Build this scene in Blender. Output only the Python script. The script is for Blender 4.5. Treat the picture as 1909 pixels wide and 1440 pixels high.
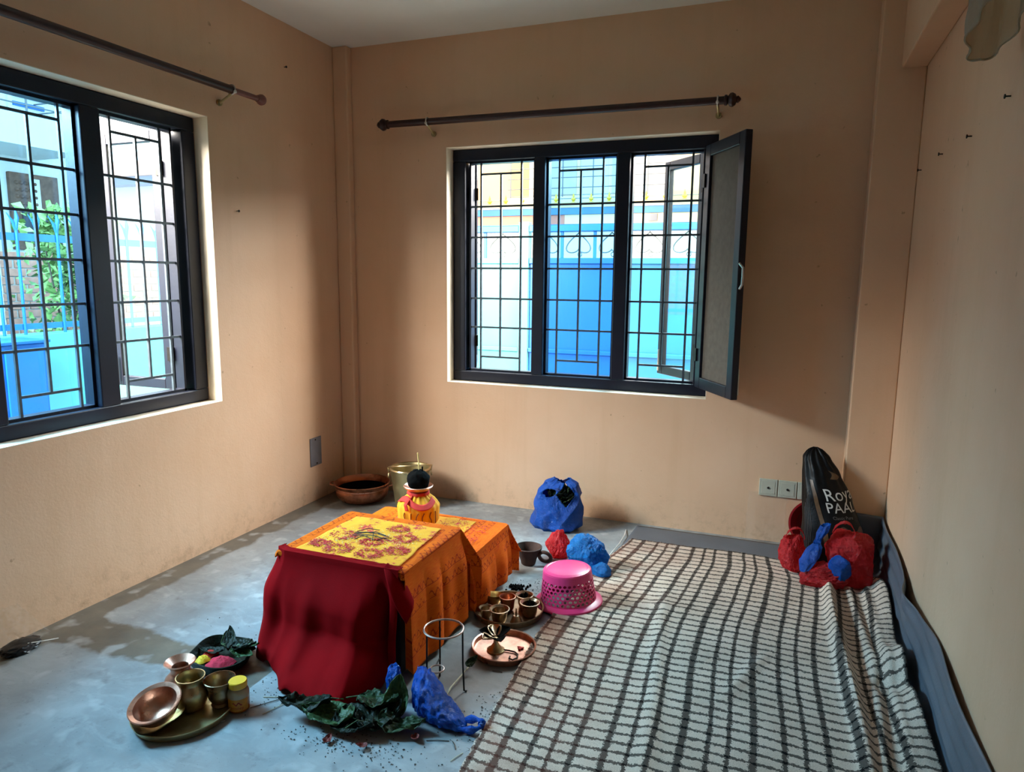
import bpy, bmesh, math, random
from math import sin, cos, pi, sqrt, atan2, radians as R
from mathutils import Vector, Matrix, noise

random.seed(7)
SC = bpy.context.scene
COL = SC.collection
for o in list(bpy.data.objects):
    bpy.data.objects.remove(o)

# ------------------------------------------------------------------ camera
def setup_camera():
    f, yaw, pit, roll = 1303.9, -0.3652, 0.1531, 0.0099
    loc = Vector((2.6706, -3.893, 1.4))
    fwd = Vector((sin(yaw) * cos(pit), cos(yaw) * cos(pit), -sin(pit)))
    right = Vector((cos(yaw), -sin(yaw), 0))
    up = right.cross(fwd)
    r2 = right * cos(roll) + up * sin(roll)
    u2 = -right * sin(roll) + up * cos(roll)
    m = Matrix((r2, u2, -fwd)).transposed().to_4x4()
    m.translation = loc
    cd = bpy.data.cameras.new('camera')
    cd.sensor_width = 36
    cd.lens = f / 1909 * 36
    cd.clip_start = 0.02
    cd.clip_end = 200
    c = bpy.data.objects.new('camera', cd)
    COL.objects.link(c)
    c.matrix_world = m
    SC.camera = c

setup_camera()

# ------------------------------------------------------------------ world, daylight, exposure
SKY = (0.97, 0.985, 1.0)
SKY_STRENGTH = 3.3
W = bpy.data.worlds.new('sky')
SC.world = W
W.use_nodes = True
bgn = W.node_tree.nodes['Background']
bgn.inputs[0].default_value = (*SKY, 1)
bgn.inputs[1].default_value = SKY_STRENGTH

def area_light(name, loc, target, sx, sy, power, color):
    ld = bpy.data.lights.new(name, 'AREA')
    ld.shape = 'RECTANGLE'
    ld.size, ld.size_y = sx, sy
    ld.energy = power
    ld.color = color
    o = bpy.data.objects.new(name, ld)
    COL.objects.link(o)
    o.location = loc
    o.rotation_euler = (Vector(target) - Vector(loc)).to_track_quat('-Z', 'Y').to_euler()
    return o

# added lamps boosting daylight into the room, outside each window above the sight line
area_light('daylight_boost_left', (-1.75, -2.95, 3.15), (1.5, -.7, .55), 2.6, 1.5, 1350, (1.0, 0.935, 0.83))
area_light('daylight_boost_back', (2.75, 1.75, 3.15), (.5, -1.2, .65), 2.4, 1.5, 800, (1.0, 0.95, 0.87))

VS = SC.view_settings
VS.view_transform = 'Standard'
VS.look = 'None'
VS.gamma = 1
VS.exposure = 0.6
VS.use_curve_mapping = False
SC.cycles.use_denoising = True
SC.cycles.max_bounces = 10
SC.cycles.diffuse_bounces = 6
SC.cycles.transparent_max_bounces = 16
SC.cycles.sample_clamp_indirect = 6
SC.cycles.caustics_reflective = False
SC.cycles.caustics_refractive = False

# ------------------------------------------------------------------ object helpers
def tag(o, label=None, cat=None, group=None, kind=None):
    if label: o['label'] = label
    if cat: o['category'] = cat
    if group: o['group'] = group
    if kind: o['kind'] = kind
    return o

def empty(name, loc=(0, 0, 0), rz=0, parent=None):
    o = bpy.data.objects.new(name, None)
    COL.objects.link(o)
    o.empty_display_size = 0.05
    o.location = loc
    o.rotation_euler = (0, 0, rz)
    o.parent = parent
    return o

class MB:
    """collects faces, then links them as one mesh object"""
    def __init__(s):
        s.v, s.f, s.uv = [], [], {}
    def add(s, vs, fs):
        b = len(s.v)
        s.v += [tuple(v) for v in vs]
        s.f += [tuple(b + i for i in f) for f in fs]
        return s
    def box(s, x0, x1, y0, y1, z0, z1, m=None):
        vs = [(x, y, z) for x in (x0, x1) for y in (y0, y1) for z in (z0, z1)]
        if m is not None: vs = [m @ Vector(v) for v in vs]
        return s.add(vs, [(0, 1, 3, 2), (4, 6, 7, 5), (0, 4, 5, 1), (2, 3, 7, 6), (0, 2, 6, 4), (1, 5, 7, 3)])
    def lathe(s, prof, n=40, c=(0, 0, 0), m=None, wob=None):
        vs, idx = [], []
        for k, (r, z) in enumerate(prof):
            if r < 1e-6:
                idx.append([len(vs)] * n); vs.append(Vector((0, 0, z)))
            else:
                row = []
                for i in range(n):
                    a = 2 * pi * i / n
                    rr, zz = (r, z) if wob is None else wob(r, z, a)
                    row.append(len(vs)); vs.append(Vector((rr * cos(a), rr * sin(a), zz)))
                idx.append(row)
        fs = []
        for a, b in zip(idx, idx[1:]):
            for i in range(n):
                j = (i + 1) % n
                q = []
                for t in (a[i], a[j], b[j], b[i]):
                    if t not in q: q.append(t)
                if len(q) > 2: fs.append(tuple(q))
        c = Vector(c)
        vs = [(m @ v if m is not None else v) + c for v in vs]
        return s.add(vs, fs)
    def tube(s, pts, r, n=8, closed=False, caps=True):
        pts = [Vector(p) for p in pts]
        N = len(pts)
        rad = r if isinstance(r, (list, tuple)) else [r] * N
        up = None
        vs, fs = [], []
        for i, p in enumerate(pts):
            a = pts[(i - 1) % N] if (closed or i > 0) else p
            b = pts[(i + 1) % N] if (closed or i < N - 1) else p
            t = (b - a).normalized()
            if up is None:
                up = t.orthogonal().normalized()
            up = (up - t * up.dot(t))
            up = up.normalized() if up.length > 1e-6 else t.orthogonal().normalized()
            bi = t.cross(up)
            for k in range(n):
                an = 2 * pi * k / n
                vs.append(p + (up * cos(an) + bi * sin(an)) * rad[i])
        rng = N if closed else N - 1
        for i in range(rng):
            j = (i + 1) % N
            for k in range(n):
                l = (k + 1) % n
                fs.append((i * n + k, i * n + l, j * n + l, j * n + k))
        if caps and not closed:
            fs.append(tuple(range(n))[::-1])
            fs.append(tuple((N - 1) * n + k for k in range(n)))
        return s.add(vs, fs)
    def grid(s, nu, nv, fn, uvfn=None, keep=None, closed_u=False):
        b = len(s.v)
        cu = nu if closed_u else nu + 1
        for j in range(nv + 1):
            for i in range(cu):
                s.v.append(tuple(fn(i / nu, j / nv)))
                if uvfn: s.uv[b + j * cu + i] = uvfn(i / nu, j / nv)
        for j in range(nv):
            for i in range(nu):
                if keep and not keep((i + .5) / nu, (j + .5) / nv): continue
                i2 = (i + 1) % cu
                s.f.append((b + j * cu + i, b + j * cu + i2, b + (j + 1) * cu + i2, b + (j + 1) * cu + i))
        return s
    def prism(s, poly, t, m=None):
        """polygon in xz, extruded along y by t"""
        n = len(poly)
        vs = [Vector((x, 0, z)) for x, z in poly] + [Vector((x, t, z)) for x, z in poly]
        if m is not None: vs = [m @ v for v in vs]
        fs = [tuple(range(n)), tuple(range(2 * n - 1, n - 1, -1))]
        fs += [(i, i + n, (i + 1) % n + n, (i + 1) % n) for i in range(n)]
        return s.add(vs, fs)
    def build(s, name, mat=None, parent=None, smooth=False, loc=None, bevel=0, solid=0, sub=0, recalc=True, weld=False):
        me = bpy.data.meshes.new(name)
        me.from_pydata(s.v, [], s.f)
        if s.uv:
            ul = me.uv_layers.new(name='UVMap')
            for lp in me.loops:
                ul.data[lp.index].uv = s.uv.get(lp.vertex_index, (0, 0))
        if recalc or weld:
            bm = bmesh.new(); bm.from_mesh(me)
            if weld: bmesh.ops.remove_doubles(bm, verts=bm.verts, dist=1e-5)
            bmesh.ops.recalc_face_normals(bm, faces=bm.faces)
            bm.to_mesh(me); bm.free()
        me.validate()
        if smooth:
            me.shade_smooth()
        o = bpy.data.objects.new(name, me)
        COL.objects.link(o)
        if mat: me.materials.append(mat)
        o.parent = parent
        if loc: o.location = loc
        if bevel:
            md = o.modifiers.new('bevel', 'BEVEL'); md.width = bevel; md.segments = 2; md.limit_method = 'ANGLE'
        if solid:
            md = o.modifiers.new('solid', 'SOLIDIFY'); md.thickness = solid; md.offset = 0
        if sub:
            md = o.modifiers.new('sub', 'SUBSURF'); md.levels = sub; md.render_levels = sub
        if smooth:
            mark_sharp(me)
        return o

def mark_sharp(me, ang=42):
    bm = bmesh.new(); bm.from_mesh(me)
    lim = R(ang)
    for e in bm.edges:
        if len(e.link_faces) == 2 and e.calc_face_angle(0) > lim:
            e.smooth = False
    bm.to_mesh(me); bm.free()

def nz(x, y, z=0.0, s=1.0):
    return noise.noise(Vector((x * s, y * s, z * s)))

def sstep(a, b, x):
    t = max(0.0, min(1.0, (x - a) / (b - a)))
    return t * t * (3 - 2 * t)

def lerp(a, b, t):
    return a + (b - a) * t

def interp(pts, t):
    """piecewise-linear through tuples (key, values...)"""
    if t <= pts[0][0]: return pts[0][1:]
    for a, b in zip(pts, pts[1:]):
        if t <= b[0]:
            k = (t - a[0]) / (b[0] - a[0])
            k = k * k * (3 - 2 * k) * .5 + k * .5
            return tuple(lerp(p, q, k) for p, q in zip(a[1:], b[1:]))
    return pts[-1][1:]

# ------------------------------------------------------------------ materials
def srgb(r, g, b):
    f = lambda c: (c / 255 / 12.92) if c / 255 <= 0.04045 else ((c / 255 + 0.055) / 1.055) ** 2.4
    return (f(r), f(g), f(b))

class NT:
    def __init__(s, name):
        s.m = bpy.data.materials.new(name)
        s.m.use_nodes = True
        s.t = s.m.node_tree
        s.n = s.t.nodes
        s.bsdf = s.n['Principled BSDF']
        s.out = s.n['Material Output']
        s._tc = None
    def tc(s, which='Object'):
        if not s._tc: s._tc = s.n.new('ShaderNodeTexCoord')
        return s._tc.outputs[which]
    def link(s, a, b): s.t.links.new(a, b)
    def noise(s, scale, detail=4, rough=.55, vec=None, dist=0):
        n = s.n.new('ShaderNodeTexNoise')
        n.inputs['Scale'].default_value = scale
        n.inputs['Detail'].default_value = detail
        n.inputs['Roughness'].default_value = rough
        n.inputs['Distortion'].default_value = dist
        s.link(vec or s.tc(), n.inputs['Vector'])
        return n.outputs['Fac']
    def mapping(s, vec=None, scale=(1, 1, 1), loc=(0, 0, 0), rot=(0, 0, 0)):
        n = s.n.new('ShaderNodeMapping')
        n.inputs['Scale'].default_value = scale
        n.inputs['Location'].default_value = loc
        n.inputs['Rotation'].default_value = rot
        s.link(vec or s.tc(), n.inputs['Vector'])
        return n.outputs[0]
    def ramp(s, fac, stops):
        n = s.n.new('ShaderNodeValToRGB')
        e = n.color_ramp.elements
        while len(e) < len(stops): e.new(0.5)
        for el, (p, c) in zip(e, stops):
            el.position = p
            el.color = (*c, 1) if len(c) == 3 else c
        s.link(fac, n.inputs[0])
        return n.outputs[0]
    def mix(s, fac, a, b, mode='MIX'):
        n = s.n.new('ShaderNodeMix'); n.data_type = 'RGBA'; n.blend_type = mode
        for sock, v in ((n.inputs[0], fac), (n.inputs[6], a), (n.inputs[7], b)):
            if hasattr(v, 'is_output'): s.link(v, sock)
            elif isinstance(v, (int, float)): sock.default_value = v
            else: sock.default_value = (*v, 1)
        return n.outputs[2]
    def math(s, op, a, b=None, c=None, clamp=False):
        n = s.n.new('ShaderNodeMath'); n.operation = op; n.use_clamp = clamp
        for i, v in enumerate((a, b, c)):
            if v is None: continue
            if hasattr(v, 'is_output'): s.link(v, n.inputs[i])
            else: n.inputs[i].default_value = v
        return n.outputs[0]
    def sep(s, vec):
        n = s.n.new('ShaderNodeSeparateXYZ'); s.link(vec, n.inputs[0]); return n.outputs
    def color(s, v):
        if hasattr(v, 'is_output'): s.link(v, s.bsdf.inputs['Base Color'])
        else: s.bsdf.inputs['Base Color'].default_value = (*v, 1)
    def rough(s, v):
        if hasattr(v, 'is_output'): s.link(v, s.bsdf.inputs['Roughness'])
        else: s.bsdf.inputs['Roughness'].default_value = v
    def bump(s, h, strength=.3, dist=.01):
        n = s.n.new('ShaderNodeBump')
        n.inputs['Strength'].default_value = strength
        n.inputs['Distance'].default_value = dist
        s.link(h, n.inputs['Height'])
        s.link(n.outputs[0], s.bsdf.inputs['Normal'])
    def set(s, **k):
        for a, v in k.items(): s.bsdf.inputs[a.replace('_', ' ')].default_value = v
        return s

def plain(name, col, rough=.5, metal=0.0, var=.12, vscale=6, bump=0.0, bscale=60, dist=.004, spec=.5):
    t = NT(name)
    n = t.noise(vscale, 5)
    dark = tuple(c * (1 - var) for c in col)
    lite = tuple(min(1, c * (1 + var)) for c in col)
    t.color(t.ramp(n, [(.3, dark), (.7, lite)]))
    t.rough(rough)
    t.set(Metallic=metal)
    t.bsdf.inputs['Specular IOR Level'].default_value = spec
    if bump: t.bump(t.noise(bscale, 4), bump, dist)
    return t.m

def wall_paint():
    t = NT('wall_paint')
    base = srgb(214, 178, 140)
    o = t.tc()
    big = t.noise(1.3, 5, .6)
    c = t.ramp(big, [(.3, srgb(212, 173, 138)), (.7, srgb(222, 187, 155))])
    streak = t.noise(3.5, 5, .6, t.mapping(scale=(3.0, 3.0, .22)))
    c = t.mix(t.ramp(streak, [(.52, (0, 0, 0)), (.8, (.3, .3, .3))]), c, srgb(198, 160, 120))
    # scuffs and splashes low on the walls
    z = t.sep(o)[2]
    low = t.math('MULTIPLY', t.math('SUBTRACT', .22, z), 4.5, clamp=True)
    spl = t.ramp(t.noise(14, 8, .7), [(.5, (0, 0, 0)), (.66, (1, 1, 1))])
    c = t.mix(t.math('MULTIPLY', low, t.math('MULTIPLY', spl, .45)), c, srgb(150, 118, 88))
    spots = t.ramp(t.noise(26, 3, .5), [(.71, (0, 0, 0)), (.76, (.6, .6, .6))])
    c = t.mix(spots, c, srgb(150, 116, 82))
    t.color(c)
    t.rough(.62)
    h = t.math('ADD', t.math('MULTIPLY', t.noise(9, 4), .8), t.math('MULTIPLY', t.noise(90, 4), .25))
    t.bump(h, .22, .012)
    return t.m

def ceiling_paint():
    t = NT('ceiling_paint')
    t.color(t.ramp(t.noise(1.6, 5), [(.3, srgb(226, 230, 224)), (.7, srgb(238, 240, 236))]))
    t.rough(.7)
    t.bump(t.noise(50, 4), .1, .006)
    return t.m

def floor_cement():
    t = NT('floor_cement')
    o = t.tc()
    big = t.noise(1.7, 7, .62, dist=.4)
    c = t.ramp(big, [(.25, srgb(106, 111, 114)), (.5, srgb(140, 147, 150)), (.75, srgb(172, 179, 182))])
    swirl = t.noise(5, 8, .7, t.mapping(scale=(1, 2.2, 1), rot=(0, 0, .5)), dist=1.2)
    c = t.mix(t.ramp(swirl, [(.50, (0, 0, 0)), (.72, (.4, .4, .4))]), c, srgb(180, 186, 190))
    # bare brownish cement along the left wall and in a tongue out from it
    x, y, z = t.sep(o)
    wob = t.math('MULTIPLY', t.math('SUBTRACT', t.noise(6, 5, .6), .5), .12)
    edge = t.math('ADD', x, wob)
    strip = t.math('SUBTRACT', 1.0, t.math('MULTIPLY', t.math('SUBTRACT', edge, .115), 40, clamp=True), clamp=True)
    # tongue: centre line y = -2.06 - .02*x, half width shrinking with x
    cy = t.math('ADD', y, 2.075)
    half = t.math('SUBTRACT', .125, t.math('MULTIPLY', x, .055))
    d = t.math('SUBTRACT', half, t.math('ABSOLUTE', t.math('ADD', cy, wob)))
    tong = t.math('MULTIPLY', d, 50, clamp=True)
    tong = t.math('MULTIPLY', tong, t.math('LESS_THAN', x, 1.05))
    bare = t.math('MAXIMUM', strip, tong)
    c = t.mix(t.math('MULTIPLY', bare, .85), c, t.ramp(t.noise(9, 6), [(.3, srgb(74, 66, 52)), (.7, srgb(104, 94, 76))]))
    # dirt towards the walls at the back
    dirt = t.ramp(t.noise(7, 8, .7), [(.45, (0, 0, 0)), (.7, (1, 1, 1))])
    back = t.math('MULTIPLY', t.math('ADD', y, .55), 1.6, clamp=True)
    c = t.mix(t.math('MULTIPLY', t.math('MULTIPLY', dirt, back), .75), c, srgb(70, 66, 60))
    spots = t.ramp(t.noise(13, 4, .55), [(.58, (0, 0, 0)), (.74, (1, 1, 1))])
    c = t.mix(t.math('MULTIPLY', spots, .5), c, srgb(84, 84, 84))
    pale = t.ramp(t.noise(11, 2, .4, t.mapping(loc=(5, 3, 0))), [(.60, (0, 0, 0)), (.72, (1, 1, 1))])
    c = t.mix(t.math('MULTIPLY', pale, .35), c, srgb(214, 218, 220))
    dx_, dy_ = t.math('SUBTRACT', x, 1.78), t.math('ADD', y, 1.86)
    rr = t.math('SQRT', t.math('ADD', t.math('MULTIPLY', dx_, dx_), t.math('MULTIPLY', dy_, dy_)))
    stain = t.math('SUBTRACT', 1, t.math('MULTIPLY', t.math('ADD', rr, t.math('MULTIPLY', wob, 2)), 2.6), clamp=True)
    c = t.mix(t.math('MULTIPLY', stain, .7), c, srgb(112, 96, 84))
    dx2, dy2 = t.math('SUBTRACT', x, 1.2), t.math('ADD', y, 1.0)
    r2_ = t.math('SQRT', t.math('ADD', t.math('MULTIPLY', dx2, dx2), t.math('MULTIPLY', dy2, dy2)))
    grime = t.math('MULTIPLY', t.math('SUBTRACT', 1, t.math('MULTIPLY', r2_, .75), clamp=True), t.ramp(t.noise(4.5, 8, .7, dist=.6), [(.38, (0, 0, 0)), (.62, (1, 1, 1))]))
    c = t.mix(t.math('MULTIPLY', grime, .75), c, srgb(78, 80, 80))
    spk = t.ramp(t.noise(120, 2), [(.68, (0, 0, 0)), (.74, (1, 1, 1))])
    c = t.mix(t.math('MULTIPLY', spk, .5), c, srgb(60, 54, 48))
    t.color(c)
    t.rough(t.ramp(big, [(.3, (.36,) * 3), (.7, (.5,) * 3)]))
    h = t.math('ADD', t.math('MULTIPLY', swirl, .6), t.math('MULTIPLY', t.noise(60, 5), .2))
    t.bump(h, .12, .006)
    return t.m

def glass_mat(name, tint, gloss=.07):
    t = NT(name)
    tr = t.n.new('ShaderNodeBsdfTransparent'); tr.inputs[0].default_value = (*tint, 1)
    gl = t.n.new('ShaderNodeBsdfGlossy'); gl.inputs['Roughness'].default_value = .03
    mx = t.n.new('ShaderNodeMixShader')
    mx.inputs[0].default_value = gloss
    t.link(tr.outputs[0], mx.inputs[1]); t.link(gl.outputs[0], mx.inputs[2])
    t.link(mx.outputs[0], t.out.inputs[0])
    return t.m

def film_mat(name, tint, gloss=.25, rough=.12, fog=.12):
    """thin clear plastic film, creased"""
    t = NT(name)
    tr = t.n.new('ShaderNodeBsdfTransparent'); tr.inputs[0].default_value = (*tint, 1)
    t.color(tuple(min(1, c) for c in tint)); t.rough(rough)
    t.bump(t.noise(35, 6, .6), .8, .01)
    mx = t.n.new('ShaderNodeMixShader'); mx.inputs[0].default_value = fog + gloss * .3
    t.link(tr.outputs[0], mx.inputs[1]); t.link(t.bsdf.outputs[0], mx.inputs[2])
    t.link(mx.outputs[0], t.out.inputs[0])
    return t.m

def bag_mat(name, col, transl=.35, clear=.0, rough=.14, crease=1.0):
    """carrier-bag plastic: glossy, lets some light through"""
    t = NT(name)
    n = t.noise(9, 5)
    c = t.ramp(n, [(.3, tuple(x * .75 for x in col)), (.7, tuple(min(1, x * 1.15) for x in col))])
    t.color(c); t.rough(rough)
    h = t.math('ADD', t.noise(22, 6, .65, dist=1.0), t.math('MULTIPLY', t.noise(60, 4, .6, dist=.5), .35))
    t.bump(h, crease, .02)
    tl = t.n.new('ShaderNodeBsdfTranslucent'); t.link(c, tl.inputs[0])
    mx = t.n.new('ShaderNodeMixShader'); mx.inputs[0].default_value = transl
    t.link(t.bsdf.outputs[0], mx.inputs[1]); t.link(tl.outputs[0], mx.inputs[2])
    last = mx.outputs[0]
    if clear:
        tr = t.n.new('ShaderNodeBsdfTransparent'); tr.inputs[0].default_value = (*[min(1, .25 + x) for x in col], 1)
        m2 = t.n.new('ShaderNodeMixShader'); m2.inputs[0].default_value = clear
        t.link(last, m2.inputs[1]); t.link(tr.outputs[0], m2.inputs[2])
        last = m2.outputs[0]
    t.link(last, t.out.inputs[0])
    return t.m

def metal_mat(name, col, rough=.28, tarnish=(.06, .04, .03), amount=.5, tscale=9, bump=.06):
    t = NT(name)
    n = t.noise(tscale, 6, .65)
    c = t.mix(t.ramp(n, [(.48, (0, 0, 0)), (.72, (amount,) * 3)]), col, tarnish)
    t.color(c)
    t.rough(t.ramp(t.noise(tscale * 1.7, 5), [(.3, (rough * .75,) * 3), (.7, (min(1, rough * 1.6),) * 3)]))
    t.set(Metallic=.92)
    t.bump(t.noise(40, 3), bump, .004)
    return t.m

def cloth_script(name, base, ink, pitch=.062):
    """saffron cloth block-printed with bands of red script; uv in metres"""
    t = NT(name)
    uv = t.tc('UV')
    u, v, _ = t.sep(uv)
    n1 = t.noise(26, 3, .5, uv)
    vv = t.math('DIVIDE', v, pitch)
    fr = t.math('SUBTRACT', t.math('FRACT', vv), .5)
    wig = t.math('MULTIPLY', t.math('SINE', t.math('ADD', t.math('MULTIPLY', u, 2 * pi / .034), t.math('MULTIPLY', n1, 7))), .2)
    stroke = t.math('LESS_THAN', t.math('ABSOLUTE', t.math('SUBTRACT', fr, wig)), .075)
    bar = t.math('LESS_THAN', t.math('ABSOLUTE', t.math('SUBTRACT', fr, .3)), .028)
    ink_m = t.math('MAXIMUM', stroke, bar)
    brk = t.math('GREATER_THAN', t.noise(14, 2, .5, uv), .44)
    ink_m = t.math('MULTIPLY', ink_m, brk)
    band = t.math('LESS_THAN', t.math('FRACT', t.math('DIVIDE', v, pitch * 3)), .667)
    ink_m = t.math('MULTIPLY', ink_m, band)
    c = t.ramp(t.noise(5, 5, .6, uv), [(.3, tuple(x * .78 for x in base)), (.7, base)])
    c = t.mix(t.ramp(t.noise(9, 4, .6, uv), [(.56, (0, 0, 0)), (.75, (.7, .7, .7))]), c, srgb(196, 36, 22))
    thr = t.noise(30, 4, .6, t.mapping(uv, (1, 14, 1)))
    c = t.mix(t.ramp(thr, [(.45, (0, 0, 0)), (.75, (.5, .5, .5))]), c, srgb(240, 140, 30))
    c = t.mix(t.math('MULTIPLY', ink_m, .7), c, ink)
    t.color(c); t.rough(.85)
    t.bsdf.inputs['Specular IOR Level'].default_value = .12
    t.bump(t.noise(240, 3, .5, uv), .12, .002)
    return t.m

def cloth_yellow():
    t = NT('yellow_offering_cloth')
    o = t.tc('UV')
    c = t.ramp(t.noise(8, 4, .5, o), [(.3, srgb(224, 142, 4)), (.7, srgb(238, 162, 10))])
    # red powder thrown on it in patches
    a = t.ramp(t.noise(11, 6, .7, o, .5), [(.53, (0, 0, 0)), (.58, (1, 1, 1))])
    b = t.ramp(t.noise(70, 4, .7, o), [(.40, (0, 0, 0)), (.5, (1, 1, 1))])
    c = t.mix(t.math('MULTIPLY', a, b), c, srgb(196, 34, 30))
    t.color(c); t.rough(.85)
    t.bump(t.noise(200, 3, .5, o), .15, .002)
    return t.m

def blanket_mat():
    t = NT('wool_check')
    uv = t.tc('UV')
    w = t.n.new('ShaderNodeTexNoise'); w.inputs['Scale'].default_value = 46; w.inputs['Detail'].default_value = 3
    t.link(uv, w.inputs['Vector'])
    off = t.n.new('ShaderNodeVectorMath'); off.operation = 'MULTIPLY_ADD'
    t.link(w.outputs['Color'], off.inputs[0]); off.inputs[1].default_value = (.015, .015, 0)
    t.link(uv, off.inputs[2])
    f2 = t.n.new('ShaderNodeTexNoise'); f2.inputs['Scale'].default_value = 190; f2.inputs['Detail'].default_value = 2
    t.link(uv, f2.inputs['Vector'])
    of2 = t.n.new('ShaderNodeVectorMath'); of2.operation = 'MULTIPLY_ADD'
    t.link(f2.outputs['Color'], of2.inputs[0]); of2.inputs[1].default_value = (.021, .019, 0)
    t.link(off.outputs[0], of2.inputs[2])
    u, v, _ = t.sep(of2.outputs[0])
    # warp stripes in uneven pairs, weft stripes closer together
    u2 = t.math('ADD', u, t.math('MULTIPLY', t.math('SINE', t.math('MULTIPLY', u, 2 * pi / .24)), .0105))
    fu = t.math('ABSOLUTE', t.math('SUBTRACT', t.math('FRACT', t.math('DIVIDE', u2, .0715)), .5))
    fv = t.math('ABSOLUTE', t.math('SUBTRACT', t.math('FRACT', t.math('DIVIDE', v, .0455)), .5))
    mu = t.math('SUBTRACT', 1, t.math('MULTIPLY', t.math('SUBTRACT', fu, .105), 26, clamp=True), clamp=True)
    mv = t.math('SUBTRACT', 1, t.math('MULTIPLY', t.math('SUBTRACT', fv, .105), 18, clamp=True), clamp=True)
    m = t.math('MAXIMUM', t.math('MULTIPLY', mu, .86), t.math('MULTIPLY', mv, .84))
    m = t.math('MAXIMUM', m, t.math('MULTIPLY', mu, mv))
    pale = t.ramp(t.noise(5, 5, .6, uv), [(.3, srgb(216, 197, 178)), (.7, srgb(242, 224, 206))])
    fuzz = t.noise(330, 3, .7, uv)
    pale = t.mix(t.ramp(fuzz, [(.36, (.5,) * 3), (.56, (0, 0, 0))]), pale, srgb(140, 126, 112))
    c = t.mix(m, pale, srgb(20, 19, 20))
    # pinkish powder stains near the left edge
    ux = t.sep(uv)[0]
    near = t.math('SUBTRACT', 1, t.math('MULTIPLY', ux, 2.0), clamp=True)
    st = t.ramp(t.noise(7, 5, .6, uv), [(.38, (0, 0, 0)), (.66, (1, 1, 1))])
    c = t.mix(t.math('MULTIPLY', t.math('MULTIPLY', st, near), .6), c, srgb(150, 92, 74))
    t.color(c); t.rough(.95)
    t.bsdf.inputs['Specular IOR Level'].default_value = .1
    t.bump(t.math('ADD', t.noise(260, 4, .7, uv), t.math('MULTIPLY', t.noise(60, 3, .6, uv), .8)), .7, .006)
    return t.m

M = {}
M['wall'] = wall_paint()
M['ceiling'] = ceiling_paint()
M['floor'] = floor_cement()
M['frame'] = plain('dark_blue_frame_paint', srgb(13, 19, 36), .42, 0, .2, 9, .1, 40, .004, .35)
M['bar'] = plain('grey_iron_bar', srgb(66, 78, 88), .45, .3, .25, 30)
M['glass'] = glass_mat('blue_tinted_glass', (.50, .76, .95), .06)
M['clearglass'] = glass_mat('clear_glass', (.72, .90, .96), .08)
M['mesh'] = plain('insect_mesh', srgb(92, 84, 74), .8, 0, .15, 30, .3, 300, .002)
M['rod'] = plain('dark_brown_rod', srgb(52, 30, 28), .4, .2, .2, 20)
M['rodend'] = plain('reddish_rod_cap', srgb(120, 74, 66), .5, 0, .15, 30)
M['steel'] = metal_mat('dull_steel', (.55, .54, .52), .35, (.2, .18, .16), .5)
M['whiteplastic'] = plain('white_plastic', srgb(206, 206, 200), .4, 0, .05)
M['platec'] = plain('grey_cover_plate', srgb(120, 122, 130), .45, .2, .1, 12)
M['socket'] = plain('pale_switch_plastic', srgb(182, 184, 168), .4, 0, .06, 20)
M['black'] = plain('black_plastic', srgb(12, 12, 13), .4, 0, .2)
M['nail'] = plain('rusty_nail', srgb(34, 28, 24), .5, .6, .3, 60)
M['copper'] = metal_mat('worn_copper', (.78, .42, .30), .30, (.12, .06, .045), .65, 12)
M['copperdark'] = metal_mat('dark_copper', (.55, .22, .12), .30, (.03, .018, .014), .92, 7)
M['brass'] = metal_mat('old_brass', (.62, .46, .24), .30, (.10, .07, .035), .7, 12)
M['brassdull'] = metal_mat('dull_brass', (.50, .42, .22), .38, (.16, .12, .06), .55, 8)
M['bronze'] = metal_mat('dark_bronze', (.42, .28, .17), .28, (.03, .02, .015), .9, 8)
M['iron'] = plain('black_iron', srgb(30, 26, 24), .5, .7, .3, 40)
M['ironring'] = metal_mat('worn_iron_ring', (.55, .42, .36), .4, (.1, .06, .05), .5, 30)
M['clay'] = plain('dark_clay', srgb(62, 40, 32), .8, 0, .3, 20, .3, 60)
M['soot_and_shade'] = plain('black_soot_and_shade', srgb(9, 8, 7), .9, 0, .3, 30, .3, 90, .004, .08)
M['pink'] = plain('pink_plastic', srgb(226, 62, 122), .35, 0, .06, 6)
M['wood'] = plain('dark_wood', srgb(44, 30, 22), .6, 0, .3, 8, .2, 30)
M['orange'] = cloth_script('saffron_script_cloth', srgb(226, 92, 4), srgb(138, 18, 10), .05)
M['yellow'] = cloth_yellow()
M['red'] = plain('deep_red_felt', srgb(132, 2, 8), .85, 0, .2, 4, .15, 300, .003, .06)
M['redtie'] = plain('red_tie_cloth', srgb(206, 44, 28), .8, 0, .2, 20)
M['blanket'] = blanket_mat()
M['straw'] = plain('pale_straw', srgb(190, 180, 150), .7, 0, .2, 30)
M['whitestraw'] = plain('white_straw', srgb(226, 226, 220), .5, 0, .05)
M['twig'] = plain('dark_twig', srgb(66, 52, 40), .8, 0, .3, 40)
M['leaf'] = plain('wilted_leaf', srgb(38, 58, 30), .55, 0, .4, 14, .7, 40, .01, .25)
M['leafpale'] = plain('wilted_leaf_paler', srgb(58, 86, 50), .5, 0, .35, 14, .7, 40, .01, .3)
M['leafdark'] = plain('wilted_leaf_dark', srgb(20, 30, 17), .55, 0, .4, 14, .7, 40, .01, .2)
M['redpowder'] = plain('red_powder', srgb(196, 34, 60), .9, 0, .3, 40, .5, 150)
M['yellowpetal'] = plain('yellow_petal', srgb(240, 190, 30), .7, 0, .2, 30)
M['redpetal'] = plain('red_petal', srgb(196, 28, 8), .7, 0, .25, 30)
M['redpetal2'] = plain('dull_pink_petal', srgb(130, 52, 44), .7, 0, .3, 30)
M['grain'] = plain('rice_grain', srgb(222, 196, 120), .7, 0, .2, 30)
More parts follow.
